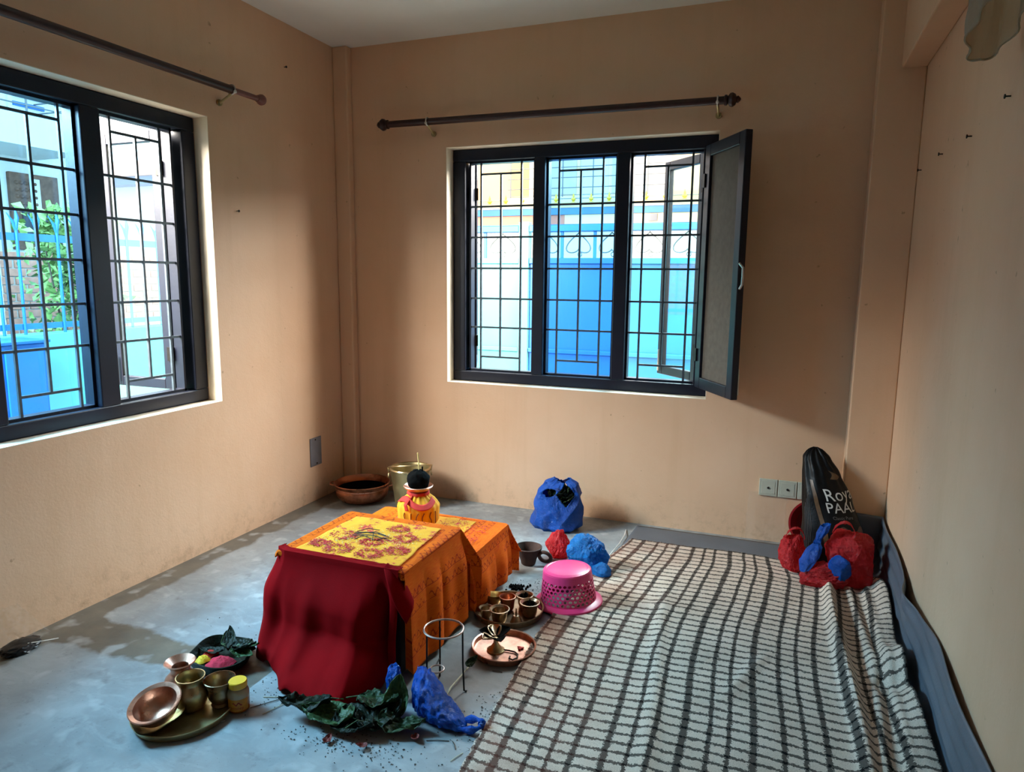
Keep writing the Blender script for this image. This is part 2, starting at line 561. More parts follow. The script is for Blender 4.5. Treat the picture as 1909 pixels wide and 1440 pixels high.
M['dirt'] = plain('brown_crumb', srgb(46, 36, 28), .9, 0, .4, 60)
M['bluebag'] = bag_mat('blue_carrier_plastic', srgb(10, 88, 190), .3)
M['skybag'] = bag_mat('sky_blue_carrier_plastic', srgb(16, 128, 206), .35)
M['redbag'] = bag_mat('red_carrier_plastic', srgb(214, 50, 56), .35, .22)
M['redbag2'] = bag_mat('red_thin_plastic', srgb(226, 60, 66), .4, .1)
M['film'] = film_mat('clear_film', (.97, .96, .94), .2, .06, .0)
M['dustfilm'] = film_mat('dusty_film', (.60, .55, .44), .2, .4, .34)
M['sack'] = plain('black_woven_sack', srgb(6, 6, 8), .45, 0, .3, 30, .3, 80, .004, .2)
M['sackprint'] = plain('pale_sack_lettering', srgb(190, 190, 186), .5, 0, .1)
M['sackgrey'] = plain('grey_sack_lettering', srgb(92, 92, 92), .5, 0, .15)
M['sackgold'] = plain('gold_sack_band', srgb(84, 60, 34), .45, 0, .35, 40)
M['sackfood'] = plain('brown_print', srgb(84, 54, 44), .5, 0, .55, 26)
M['mat'] = plain('grey_vinyl', srgb(92, 100, 110), .42, 0, .12, 5, .12, 120)

# ================================================================== ROOM SHELL
XR, ZC, YB = 3.2144, 2.786, -4.85      # right wall, ceiling, rear wall
TH = .23
WX0, WX1, WZ0, WZ1 = .748, 2.3154, .755, 2.165   # back window opening
LY0, LY1 = -2.667, -1.099                        # left window opening

def struct(mb, name, mat, label, **k):
    return tag(mb.build(name, mat, **k), label, None, None, 'structure')

struct(MB().box(-TH, XR + TH, YB - TH, TH, -.12, 0), 'floor', M['floor'], 'worn grey cement floor')
struct(MB().box(-TH, XR + TH, YB - TH, TH, ZC, ZC + .15), 'ceiling', M['ceiling'], 'white painted ceiling')
b = MB()
b.box(-TH, WX0, 0, TH, 0, ZC).box(WX1, XR + TH, 0, TH, 0, ZC).box(WX0, WX1, 0, TH, 0, WZ0).box(WX0, WX1, 0, TH, WZ1, ZC)
struct(b, 'wall_back', M['wall'], 'tan wall with the three-light window')
b = MB()
b.box(-TH, 0, YB, LY0, 0, ZC).box(-TH, 0, LY1, 0, 0, ZC).box(-TH, 0, LY0, LY1, 0, WZ0).box(-TH, 0, LY0, LY1, WZ1, ZC)
struct(b, 'wall_left', M['wall'], 'tan wall with the large side window')
struct(MB().box(XR, XR + TH, YB, 0, 0, ZC), 'wall_right', M['wall'], 'bare tan side wall')
struct(MB().box(-TH, XR + TH, YB - TH, YB, 0, ZC), 'wall_rear', M['wall'], 'tan wall behind the viewer')
struct(MB().box(3.017, XR, -.12, .0, 0, ZC), 'wall_column', M['wall'], 'square plastered column in the right corner', bevel=.006)
struct(MB().box(0, .105, -.055, 0, 0, ZC), 'wall_pilaster', M['wall'], 'shallow plastered pilaster in the left corner', bevel=.01)
struct(MB().box(3.11, XR, YB, -.12, 2.36, ZC), 'ceiling_beam', M['wall'], 'plastered beam along the top of the right wall', bevel=.006)

M['reveal'] = plain('pale_cream_reveal', srgb(236, 224, 202), .6, 0, .05, 5, .12, 40)  # reveals lined in a paler cream than the walls
b = MB()
e_ = .003
b.box(WX0, WX1, 0, .084, WZ0, WZ0 + e_).box(WX0, WX1, 0, .084, WZ1 - e_, WZ1).box(WX0, WX0 + e_, 0, .084, WZ0, WZ1).box(WX1 - e_, WX1, 0, .084, WZ0, WZ1)
struct(b, 'trim_2', M['reveal'], 'cream reveal round the back window')
b = MB()
b.box(-.084, 0, LY0, LY1, WZ0, WZ0 + e_).box(-.084, 0, LY0, LY1, WZ1 - e_, WZ1).box(-.084, 0, LY0, LY0 + e_, WZ0, WZ1).box(-.084, 0, LY1 - e_, LY1, WZ0, WZ1)
struct(b, 'trim_1', M['reveal'], 'cream reveal round the left window')

# ---- windows
def window(name, label, o, along, n_panels, cols, glazed):
    """o: corner (x,y) of inner wall face at start; along: unit dir along wall; out: outward unit dir"""
    (ox, oy), (ax, ay), (nx, ny) = o, along[0], along[1]
    def T(a, d, z): return (ox + ax * a + nx * d, oy + ay * a + ny * d, z)
    def bx(mb, a0, a1, d0, d1, z0, z1):
        vs = [T(a, d, z) for a in (a0, a1) for d in (d0, d1) for z in (z0, z1)]
        mb.add(vs, [(0, 1, 3, 2), (4, 6, 7, 5), (0, 4, 5, 1), (2, 3, 7, 6), (0, 2, 6, 4), (1, 5, 7, 3)])
    w = tag(empty(name, T(.78, .12, WZ0)), label, None, None, 'structure')
    inv = Matrix.Translation(-Vector(T(.78, .12, WZ0)))
    def part(mb, nm, mat, parent=w, **k):
        mb.v = [tuple(inv @ Vector(v)) for v in mb.v]
        return mb.build(nm, mat, parent, **k)
    Wd = 1.5674
    f = MB()
    bx(f, .004, Wd - .004, .085, .165, WZ0 + .004, WZ0 + .066)
    bx(f, .004, Wd - .004, .085, .165, WZ1 - .072, WZ1 - .004)
    bx(f, .004, .085, .085, .165, WZ0 + .066, WZ1 - .072)
    bx(f, Wd - .085, Wd - .004, .085, .165, WZ0 + .066, WZ1 - .072)
    part(f, 'window_frame', M['frame'], bevel=.005)
    for k, (c0, c1) in enumerate(cols):
        if k:
            m_ = MB(); bx(m_, cols[k - 1][1], c0, .082, .168, WZ0 + .066, WZ1 - .072)
            part(m_, 'mullion', M['frame'], bevel=.005)
    for k, (c0, c1) in enumerate(cols):
        # rebate lip round each light
        lp = MB()
        z0, z1 = WZ0 + .066, WZ1 - .072
        bx(lp, c0, c0 + .012, .115, .168, z0, z1); bx(lp, c1 - .012, c1, .115, .168, z0, z1)
        bx(lp, c0, c1, .115, .168, z0, z0 + .012); bx(lp, c0, c1, .115, .168, z1 - .012, z1)
        part(lp, 'glazing_lip', M['frame'])
        g = MB()
        vb = [c0 + .075, c0 + .205, c0 + .335]
        dB = .125
        def barv(a, za, zb, r=.0055):
            g_ = MB(); bx(g_, a - r, a + r, dB - r, dB + r, za, zb); return g_
        def barh(z, a0, a1, r=.0055):
            g_ = MB(); bx(g_, a0, a1, dB - r * .8, dB + r * .8, z - r, z + r); return g_
        gr = part(barv(vb[0], z0, z1), 'grille', M['bar'])
        gm = [barv(vb[2], z0, z1), barv(vb[1], .912, 2.018), barh(2.018, vb[0], vb[2]), barh(.912, vb[0], vb[2])]
        gm += [barh(z, c0, c1) for z in (1.828, 1.645, 1.458, 1.274, 1.096)]
        for q in gm:
            part(q, 'grille_bar', M['bar'], gr)
        if k in glazed:
            gl = MB(); bx(gl, c0 + .004, c1 - .004, .148, .152, z0 + .004, z1 - .004)
            part(gl, 'pane', M['glass'])
    return w, T, inv, part

COLS = [(.100, .525), (.595, 1.015), (1.090, 1.500)]
w2, T2, inv2, part2 = window('window_2', 'dark blue three-light window with iron grille in the back wall', (WX0, 0), ((1, 0), (0, 1)), 3, COLS, {1})
COLSL = [(.075, .485), (.550, .950), (1.045, 1.450)]
w1, T1, inv1, part1 = window('window_1', 'dark blue three-light window with iron grille in the left wall', (0, LY0), ((0, 1), (-1, 0)), 3, COLSL, {0, 1})

def sash(hx, hy, ang, wd, z0, z1, parent, inv, name, fill, stile=.052, th=.032, frame_mat=None, hardware=True):
    """casement leaf: hinge at (hx,hy), leaf direction angle ang (world)"""
    fm = frame_mat or M['frame']
    c, s_ = cos(ang), sin(ang)
    m = inv @ Matrix.Translation((hx, hy, 0)) @ Matrix.Rotation(ang, 4, 'Z')
    f = MB()
    f.box(0, stile, -th / 2, th / 2, z0, z1, m).box(wd - stile, wd, -th / 2, th / 2, z0, z1, m)
    f.box(stile, wd - stile, -th / 2, th / 2, z0, z0 + stile, m).box(stile, wd - stile, -th / 2, th / 2, z1 - stile, z1, m)
    fo = f.build(name, fm, parent, bevel=.004)
    g = MB().box(stile - .006, wd - stile + .006, -.003, .003, z0 + stile - .006, z1 - stile + .006, m)
    g.build('screen_mesh' if fill is M['mesh'] else 'pane', fill, fo)
    if hardware:
        for zz in (z0 + .18, z1 - .18):
            h = MB().box(-.012, .02, -th / 2 - .008, th / 2 + .008, zz - .035, zz + .035, m)
            h.build('hinge', M['iron'], fo)
        st = MB().tube([m @ Vector((wd - .03, th / 2 + .012, z0 + .02)), m @ Vector((wd - .03, th / 2 + .012, z0 + .15))], .006)
        st.build('bolt', M['steel'], fo)
    return fo, m

zs0, zs1 = WZ0 + .07, WZ1 - .076
# outward glass leaves of the back window, and the insect screen leaf swung into the room
sash(2.245, .178, R(132), .395, zs0, zs1, w2, inv2, 'casement_leaf', M['clearglass'])
sash(.853, .178, R(113), .40, zs0, zs1, w2, inv2, 'casement_leaf', M['clearglass'])
so, sm = sash(2.258, .070, R(-60), .44, zs0 - .012, zs1 + .012, w2, inv2, 'screen_leaf', M['mesh'], stile=.06, th=.036)
hb = MB().tube([sm @ Vector((.455, -.012 + .01 * 0, 1.36)), sm @ Vector((.478, -.012, 1.38)), sm @ Vector((.48, -.012, 1.42)), sm @ Vector((.478, -.012, 1.46)), sm @ Vector((.442, -.012, 1.48))], .006)
hb.build('pull_handle', M['steel'], so)
# outward leaf of the left window
sash(-.180, -1.222, R(180), .395, zs0, zs1, w1, inv1, 'casement_leaf', M['clearglass'])


# ================================================================== OUTSIDE
M['turq'] = plain('turquoise_wall_paint', srgb(86, 152, 154), .7, 0, .08, 2, .1, 30)
M['gateblue'] = plain('blue_gate_paint', srgb(12, 88, 160), .45, 0, .07, 2)
M['gatepale'] = plain('pale_turquoise_gate_paint', srgb(70, 148, 154), .45, 0, .07, 2)
M['gatesky'] = plain('sky_blue_gate_paint', srgb(20, 104, 156), .45, 0, .07, 2)
M['scroll'] = plain('grey_wrought_iron', srgb(84, 92, 92), .5, .2, .1)
M['trimblue'] = plain('blue_trim_paint', srgb(20, 98, 160), .5, 0, .08)
M['housewhite'] = plain('white_house_paint', srgb(214, 216, 212), .8, 0, .05, 1.2, .1, 20)
M['housecream'] = plain('cream_house_paint', srgb(226, 200, 158), .8, 0, .06, 1.2)
M['salmon'] = plain('salmon_house_paint', srgb(196, 124, 104), .8, 0, .06, 1.2)
M['orangehouse'] = plain('orange_house_paint', srgb(232, 190, 128), .8, 0, .06, 1.2)
M['stone'] = plain('tan_coping', srgb(190, 168, 124), .8, 0, .1, 6)
M['gold'] = plain('yellow_finial_paint', srgb(206, 180, 60), .5, .1, .1)
M['rail'] = plain('thin_grey_rail', srgb(120, 124, 124), .5, .3, .1)
M['carved'] = plain('carved_brown_wood', srgb(112, 82, 66), .7, 0, .35, 12, .5, 40)
M['darkpane'] = plain('dark_far_pane', srgb(60, 66, 76), .25, 0, .2)
M['palepane'] = plain('curtained_far_pane', srgb(188, 190, 186), .4, 0, .05)
M['ground'] = plain('grey_yard_concrete', srgb(168, 166, 160), .85, 0, .1, 2, .2, 20)
M['brickred'] = plain('red_brick', srgb(176, 120, 98), .85, 0, .18, 14, .3, 50)
M['mortar'] = plain('mortar', srgb(180, 172, 160), .9, 0, .08, 10)
M['vine'] = plain('vine_leaf', srgb(112, 140, 74), .6, 0, .3, 14)
M['tile'] = plain('roof_tile', srgb(190, 110, 80), .7, 0, .2, 8)

struct(MB().box(-14, 14, TH + .0, 16, -.5, -.4).box(-14, -TH, -12, TH, -.5, -.4), 'ground', M['ground'], 'concrete yard outside the house')

# ---- gate opposite the back window (y = 2.8)
GY = 2.8
gate = empty('metal_gate', (.75, GY, -.4))
tag(gate, 'blue sheet metal gate with scroll ironwork on top outside the back window', 'gate')
gi = Matrix.Translation((-.75, -GY, .4))
def gpart(mb, nm, mat, parent=gate, **k):
    mb.v = [tuple(gi @ Vector(v)) for v in mb.v]
    return mb.build(nm, mat, parent, **k)
leafs = [(-.95, .18, 'gatepale'), (.29, 1.28, 'gateblue'), (1.30, 2.35, 'gatesky')]
for x0, x1, mt in leafs:
    lf = gpart(MB().box(x0, x1, GY, GY + .03, -.35, 1.60), 'gate_leaf', M[mt])
    gpart(MB().box(x0, x1, GY - .03, GY, 1.545, 1.60), 'top_rail', M[mt], lf, bevel=.004)
    gpart(MB().box(x0, x1, GY - .03, GY, .66, .70), 'mid_rail', M[mt], lf, bevel=.004)
    gpart(MB().box(x0, x1, GY - .04, GY + .03, 1.855, 1.915), 'upper_rail', M['trimblue'], lf, bevel=.004)
    n = 3 if x1 - x0 > .9 else 3
    for k in range(n):
        xc = x0 + (x1 - x0) * (k + .5) / n
        sx = (x1 - x0) / n * .36
        pts = []
        for i in range(41):                       # heart-shaped wrought scroll
            a = 2 * pi * i / 40
            hx = sx * (sin(a) ** 3) * 1.02
            hz = .068 * (cos(a) - .38 * cos(2 * a) - .14 * cos(3 * a)) * -1.35
            pts.append((xc + hx, GY + .012, 1.728 + hz))
        gpart(MB().tube(pts[:-1], .0065, 6, closed=True), 'scroll', M['scroll'], lf)
        c1 = [(xc + sg * (.015 + .02 * cos(a)), GY + .012, 1.635 + .02 * sin(a)) for sg in (1,) for a in [k2 * pi / 8 for k2 in range(17)]]
        gpart(MB().tube(c1[:-1], .005, 6, closed=True), 'scroll', M['scroll'], lf)
        if k:
            xb = x0 + (x1 - x0) * k / n
            gpart(MB().box(xb - .014, xb + .014, GY - .005, GY + .02, 1.60, 1.86), 'gate_bar', M['trimblue'], lf)
for xp in (.235, 2.40):
    gpart(MB().box(xp - .05, xp + .05, GY - .04, GY + .06, -.4, 1.95), 'gate_post', M['gatepale' if xp < 1 else 'gatesky'])
struct(MB().box(-2.28, -1.0, GY - .05, GY + .15, -.4, 1.62), 'wall_yard', M['turq'], 'pale turquoise yard wall beside the gate')
struct(MB().box(2.45, 4.6, GY - .3, GY + .15, -.4, 2.2), 'wall_gatepier', M['turq'], 'pale turquoise pier right of the gate')

# ---- neighbour's boundary wall behind the gate (y = 5)
bw = empty('boundary_wall', (.2, 5, -.4))
tag(bw, 'neighbouring boundary wall banded blue and cream with yellow spear finials', 'wall')
bi = Matrix.Translation((-.2, -5, .4))
def bpart(mb, nm, mat, parent=bw, **k):
    mb.v = [tuple(bi @ Vector(v)) for v in mb.v]
    return mb.build(nm, mat, parent, **k)
bpart(MB().box(-3.2, 4.2, 5.0, 5.2, -.4, 2.0), 'wall_body', M['housewhite'])
bpart(MB().box(-3.2, 4.2, 4.97, 5.2, 2.0, 2.095), 'blue_band', M['trimblue'])
bpart(MB().box(-3.2, -.02, 4.99, 5.2, 2.095, 2.215), 'salmon_panel', M['salmon'])
bpart(MB().box(-.02, 4.2, 4.99, 5.2, 2.095, 2.215), 'cream_panel', M['housecream'])
bpart(MB().box(1.06, 1.17, 4.97, 4.99, 2.115, 2.205), 'vent', M['darkpane'])
bpart(MB().box(-3.2, 4.2, 4.96, 5.2, 2.215, 2.30), 'blue_band', M['trimblue'])
bpart(MB().box(-3.2, 4.2, 4.95, 5.22, 2.30, 2.365), 'coping', M['stone'])
for k in range(16):
    x = -2.05 + k * .235
    fn_ = MB().lathe([(0, 2.365), (.042, 2.366), (.03, 2.385), (.012, 2.392), (.034, 2.412), (.026, 2.432), (.01, 2.44), (.016, 2.455), (0, 2.50)], 10, (x, 5.08, 0))
    bpart(fn_, 'finial', M['gold'], smooth=True)
bpart(MB().tube([(-3.2, 5.1, 2.43), (4.2, 5.1, 2.43)], .006, 6), 'fence_wire', M['rail'])

# ---- house far behind the gate
hb_ = empty('apartment_building', (0, 8.5, -.4))
tag(hb_, 'white and cream apartment house with balcony rails beyond the gate', 'building')
hi = Matrix.Translation((0, -8.5, .4))
def hpart(mb, nm, mat, parent=hb_, **k):
    mb.v = [tuple(hi @ Vector(v)) for v in mb.v]
    return mb.build(nm, mat, parent, **k)
hpart(MB().box(-5.5, -1.95, 8.0, 9, -.4, 4.6), 'wall_section', M['orangehouse'])
hpart(MB().box(-1.95, .85, 9.0, 9.6, -.4, 4.6), 'wall_section', M['housewhite'])
hpart(MB().box(.85, 4.5, 8.0, 9, -.4, 4.6), 'wall_section', M['orangehouse'])
hpart(MB().box(-1.95, .85, 7.85, 9.0, 2.35, 2.78), 'balcony_slab', M['housewhite'])
hpart(MB().box(-1.95, .85, 7.86, 7.88, 2.80, 2.81), 'balcony_rail', M['rail'])
for z in (2.93, 3.10, 3.27, 3.44):
    hpart(MB().tube([(-1.95, 7.9, z), (.85, 7.9, z)], .008, 6), 'balcony_rail', M['rail'])
for x in (-1.9, -.95, -.42, .5):
    hpart(MB().tube([(x, 7.9, 2.78), (x, 7.9, 3.6)], .012, 6), 'rail_post', M['rail'])
for x in (-1.3, -.05):
    wn = hpart(MB().box(x - .35, x + .35, 8.96, 9.0, 2.9, 4.0), 'window', M['housecream'])
    hpart(MB().box(x - .29, x + .29, 8.94, 8.965, 2.95, 3.95), 'pane', M['palepane'], wn)

# ---- left side: yard wall with spear fence (x = -2.2)
struct(MB().box(-2.32, -2.12, -6, GY, -.4, .98), 'wall_lane', M['turq'], 'low turquoise yard wall under the spear fence')
fe = empty('spear_fence', (-2.2, 0, .98))
tag(fe, 'blue iron fence with curved spear tips on the low turquoise wall', 'fence')
def fpart(mb, nm, mat, parent=fe, **k):
    mb.v = [(v[0] + 2.2, v[1], v[2] - .98) for v in mb.v]
    return mb.build(nm, mat, parent, **k)
fpart(MB().box(-2.21, -2.19, -2.6, 2.7, 1.62, 1.67), 'fence_rail', M['trimblue'])
fpart(MB().box(-2.21, -2.19, -2.6, 2.7, 1.015, 1.055), 'fence_rail', M['trimblue'])
spear = None
for k in range(36):
    y = -2.45 + k * .143
    tip = [(0, 0, 0), (0, 0, .68)]
    m_ = MB().tube([(-2.185, y, .98), (-2.185, y, 1.72), (-2.185, y + .004, 1.76)], .010, 6)
    m_.tube([(-2.185, y, 1.70), (-2.185, y + .012, 1.77), (-2.185, y + .004, 1.84)], [.011, .013, .001], 6)
    m_.tube([(-2.185, y, 1.68), (-2.185, y - .022, 1.75), (-2.185, y - .055, 1.80)], [.009, .008, .002], 6)
    m_.v = [(v[0] + 2.185, v[1] - y, v[2] - .98) for v in m_.v]
    if spear is None:
        spear = m_.build('spear', M['trimblue'], fe, smooth=True)
        s_ = spear
    else:
        s_ = spear.copy(); COL.objects.link(s_)
    s_.location = (.015, y, 0)
# meter box in front of the yard wall
mbx = tag(empty('meter_box', (-1.98, -.80, .45)), 'blue metal box fixed before the low turquoise wall', 'box')
MB().box(-.13, .10, -.17, .12, 0, .50).build('box_body', M['gateblue'], mbx, bevel=.008)
MB().box(.10, .115, -.15, .10, .03, .47).build('box_door', M['trimblue'], mbx, bevel=.004)
MB().box(-.14, .13, -.19, .14, .50, .52).build('box_lid', M['gateblue'], mbx, bevel=.004)

# white pillar, creeper and brickwork beyond the fence
struct(MB().box(-3.4, -3.1, -.45, -.12, -.4, 1.75), 'wall_pillar', M['housewhite'], 'white pillar behind the spear fence')
cv = empty('creeper', (-2.75, .2, -.4))
tag(cv, 'leafy green creeper growing behind the blue spear fence', 'plant')
lf = MB()
random.seed(3)
for i in range(900):
    y = random.gauss(.18, .17); z = .95 + random.random() ** .9 * .95 + random.gauss(0, .04)
    y += .06 * sin(z * 6)
    x = -3.0 + random.gauss(0, .1)
    s_ = random.uniform(.025, .05)
    q = Matrix.Translation((x + 3.0, y - .2, z + .4)) @ Matrix.Rotation(random.uniform(0, 6.28), 4, 'Z') @ Matrix.Rotation(random.uniform(.2, 1.6), 4, 'X') @ Matrix.Rotation(random.uniform(0, 6.28), 4, 'Z')
    lf.add([q @ Vector(v) for v in [(0, -s_, 0), (s_ * .8, -.1 * s_, .2 * s_), (0, s_, 0), (-s_ * .8, -.1 * s_, .2 * s_)]], [(0, 1, 2), (0, 2, 3)])
tag(lf.build('foliage', M['vine'], cv, recalc=False), kind='stuff')
st = MB()
for k in range(5):
    st.tube([(random.gauss(0, .04), random.gauss(0, .1), 0), (random.gauss(0, .05), random.gauss(-.05, .1), 1.1), (random.gauss(0, .08), random.gauss(0, .14), 2.0)], [.012, .01, .005], 6)
st.build('stem', M['twig'], cv)
bwall = empty('brick_wall', (-4.2, 1.4, -.4))
tag(bwall, 'low unplastered brick wall beyond the creeper and spear fence', 'wall')
MB().box(-.1, .1, -1.0, 1.6, 0, 2.0).build('mortar_core', M['mortar'], bwall)
bk = None
for r_ in range(14):
    for c_ in range(10):
        if bk is None:
            bk = MB().box(0, .02, -.105, .105, -.034, .034).build('brick', M['brickred'], bwall); q = bk
        else:
            q = bk.copy(); COL.objects.link(q)
        q.location = (.092 + random.uniform(0, .008), -.87 + c_ * .235 + (r_ % 2) * .117, .95 + r_ * .078)

# ---- white house with balcony beyond the fence
hl = empty('house', (-6.6, 2.4, -.4))
tag(hl, 'white house with balcony and carved brown window beyond the spear fence', 'building')
def lpart(mb, nm, mat, parent=hl, **k):
    mb.v = [(v[0] + 6.6, v[1] - 2.4, v[2] + .4) for v in mb.v]
    return mb.build(nm, mat, parent, **k)
lpart(MB().box(-9.5, -6.5, -1.2, 3.3, -.4, 5.2), 'wall_body', M['housewhite'])
lpart(MB().box(-6.5, -5.6, -1.2, 2.72, 2.86, 3.24), 'balcony', M['housewhite'])
for z in (3.32, 3.42, 3.54, 3.66):
    lpart(MB().tube([(-5.62, -1.2, z), (-5.62, 2.70, z), (-6.5, 2.70, z)], .010, 6), 'balcony_rail', M['rail'])
for y in (1.2, 2.0, 2.70):
    lpart(MB().tube([(-5.62, y, 3.24), (-5.62, y, 3.66)], .012, 6), 'rail_post', M['rail'])
wn = lpart(MB().box(-6.5, -6.44, 2.28, 2.92, 1.70, 2.66), 'carved_window', M['carved'], bevel=.01)
lpart(MB().box(-6.44, -6.43, 2.58, 2.66, 1.75, 2.60), 'white_jamb', M['housewhite'], wn)
lpart(MB().box(-6.445, -6.425, 2.40, 2.56, 1.78, 2.20), 'pane', M['darkpane'], wn)
lpart(MB().box(-6.445, -6.425, 2.68, 2.84, 1.78, 2.20), 'pane', M['darkpane'], wn)
for i in range(4):
    for j in range(5):
        lpart(MB().lathe([(0, -.012), (.03, 0), (.012, .02), (0, .022)], 8, (0, 0, 0), Matrix.Translation((-6.44, 2.36 + j * .06, 2.28 + i * .085)) @ Matrix.Rotation(pi / 2, 4, 'Y')), 'rosette', M['carved'], wn)
for yy, zz in ((2.62, 3.9), (1.3, 3.9)):
    sh = lpart(MB().box(-6.5, -6.46, yy - .25, yy + .25, zz - .5, zz + .6), 'shutter', M['housewhite'])
    for k in range(9):
        lpart(MB().box(-6.46, -6.44, yy - .2, yy + .2, zz - .42 + k * .11, zz - .37 + k * .11), 'slat', M['trimblue'], sh)
hr = empty('low_house', (-8.4, 7.2, -.4))
tag(hr, 'pale house with a tiled roof edge seen past the open left casement', 'building')
MB().box(-2.2, 2.4, -2.4, 2.2, 0, 3.2).build('wall_body', M['housewhite'], hr)
MB().box(-2.4, 2.6, -2.65, 2.4, 3.2, 3.32).build('eave', M['trimblue'], hr)
MB().add([(-2.5, -2.7, 3.32), (2.7, -2.7, 3.32), (2.7, 2.4, 3.32), (-2.5, 2.4, 3.32), (-2.5, 0, 4.1), (2.7, 0, 4.1)], [(0, 1, 5, 4), (2, 3, 4, 5), (0, 4, 3), (1, 2, 5), (0, 3, 2, 1)]).build('roof', M['tile'], hr)

# ================================================================== FIXTURES
def curtain_rod(name, p0, p1, out, label, brackets, dark=True):
    a, b = Vector(p0), Vector(p1)
    d = (b - a).normalized()
    mid = (a + b) / 2
    e = tag(empty(name, mid), label, 'curtain rod')
    o = Vector(out)
    L = (b - a).length
    q = d.to_track_quat('Z', 'Y').to_matrix().to_4x4()
    RR = .0195
    if dark:
        MB().tube([a - mid, b - mid], RR, 16).build('rod', M['rod'], e, smooth=True)
    else:
        c_ = a + d * (brackets[-1] + .01)
        MB().tube([a - mid, c_ - mid], RR, 16).build('rod', M['rod'], e, smooth=True)
        MB().tube([c_ - mid, b - mid], .014, 16).build('rod_extension', M['rodend'], e, smooth=True)
    for s_, end in ((-1, a), (1, b)):
        m = Matrix.Translation(end - mid) @ q @ Matrix.Scale(s_, 4, (0, 0, 1))
        if dark:
            pr = [(RR, -.01), (.026, -.006), (.026, .004), (.018, .008), (.032, .018), (.035, .03), (.027, .044), (.014, .05), (.018, .057), (.008, .068), (0, .072)]
            MB().lathe(pr, 16, (0, 0, 0), m).build('finial', M['rod'], e, smooth=True)
        else:
            pr = [(.014, -.012), (.017, -.01), (.019, .0), (.026, .012), (.028, .022), (.024, .034), (.012, .040), (0, .041)]
            MB().lathe(pr, 16, (0, 0, 0), m).build('finial', M['rodend'], e, smooth=True)
    for t in brackets:
        p = a + d * t - mid
        w = p - o * (o.dot(p + mid) if False else 0)
        bk_ = MB()
        bk_.tube([p + Vector((0, 0, -.020)), p + Vector((0, 0, -.034)) - o * .03, p + Vector((0, 0, -.055)) - o * .075], .006, 8)
        bk_.lathe([(.016, -.004), (.016, .004), (0, .004)], 12, (0, 0, 0), Matrix.Translation(p + Vector((0, 0, -.055)) - o * .078) @ o.to_track_quat('Z', 'Y').to_matrix().to_4x4())
        bo = bk_.build('bracket', M['brassdull'], e, smooth=True)
        ring = [p + d * 0 + (q @ Vector((.0225 * cos(t_), .0225 * sin(t_), 0))) for t_ in [2 * pi * i / 16 for i in range(16)]]
        MB().tube(ring, .004, 6, closed=True).build('bracket_ring', M['steel'], bo, smooth=True)
        kn = MB().lathe([(0, -.008), (.007, -.005), (.008, .002), (.004, .009), (0, .009)], 10, p + o * .022 + Vector((0, 0, -.012)))
        kn.build('set_screw', M['whiteplastic'], bo, smooth=True)
    return e

curtain_rod('curtain_rod', (.40, -.085, 2.300), (2.345, -.085, 2.290), (0, -1, 0), 'dark brown curtain rod with knobbed finials above the back window', (.27, 1.905))
curtain_rod('curtain_rod', (.085, -2.95, 2.300), (.085, -.83, 2.300), (1, 0, 0), 'brown curtain rod with reddish ball end above the left window', (.30, 1.93), False)

# blank cover plate on the left wall
cp = tag(empty('cover_plate', (0, -.346, .315)), 'grey blank cover plate screwed low on the left wall', 'wall plate')
MB().box(0, .006, -.055, .055, -.09, .09).build('plate', M['platec'], cp, bevel=.002)
for y, z in ((-.005, .076), (.005, -.076)):
    MB().lathe([(0, .010), (.004, .009), (.006, .006), (.006, .004)], 10, (0, 0, 0), Matrix.Translation((0, y, z)) @ Matrix.Rotation(pi / 2, 4, 'Y') ).build('screw', M['nail'], cp)

# three socket plates on the back wall
for k, lb in enumerate(('leftmost pale square outlet plate low on the back wall', 'middle pale square outlet plate with centre hole on the back wall', 'pale outlet plate half hidden behind the black sack')):
    x = 2.664 + k * .0965
    e = tag(empty('socket_plate', (x, 0, .302)), lb, 'socket', 'outlet plates on the back wall')
    MB().box(-.0465, .0465, -.012, 0, -.0465, .0465).build('plate', M['socket'], e, bevel=.003)
    MB().box(-.034, .034, -.0135, -.011, -.034, .034).build('insert', M['socket'], e, bevel=.002)
    MB().lathe([(0, 0), (.006, 0), (.006, .004), (0, .004)], 12, (0, 0, 0), Matrix.Translation((0, -.0135, 0)) @ Matrix.Rotation(pi / 2, 4, 'X')).build('hole', M['black'], e)

# nails
def nail(loc, out, label):
    o = Vector(out)
    q = o.to_track_quat('Z', 'Y').to_matrix().to_4x4()
    n = MB().lathe([(0, -.01), (.0022, -.01), (.0022, .012), (.0065, .013), (.0065, .016), (0, .017)], 8, (0, 0, 0), Matrix.Translation(loc) @ q)
    tag(n.build('wall_nail', M['nail']), label, 'nail', 'nails in the walls')
nail((XR, -1.547, 1.902), (-1, 0, 0), 'nail in the right wall nearest the viewer')
nail((XR, -1.133, 1.873), (-1, 0, 0), 'middle nail of the three in the right wall')
nail((XR, -.674, 1.891), (-1, 0, 0), 'nail in the right wall third from the viewer')
nail((XR, -.215, 1.896), (-1, 0, 0), 'nail in the right wall beside the corner column')
nail((0, -.507, 2.549), (1, 0, 0), 'nail high in the left wall above the curtain rod end')
nail((0, -.93, 1.73), (1, 0, 0), 'small nail in the left wall right of the window')

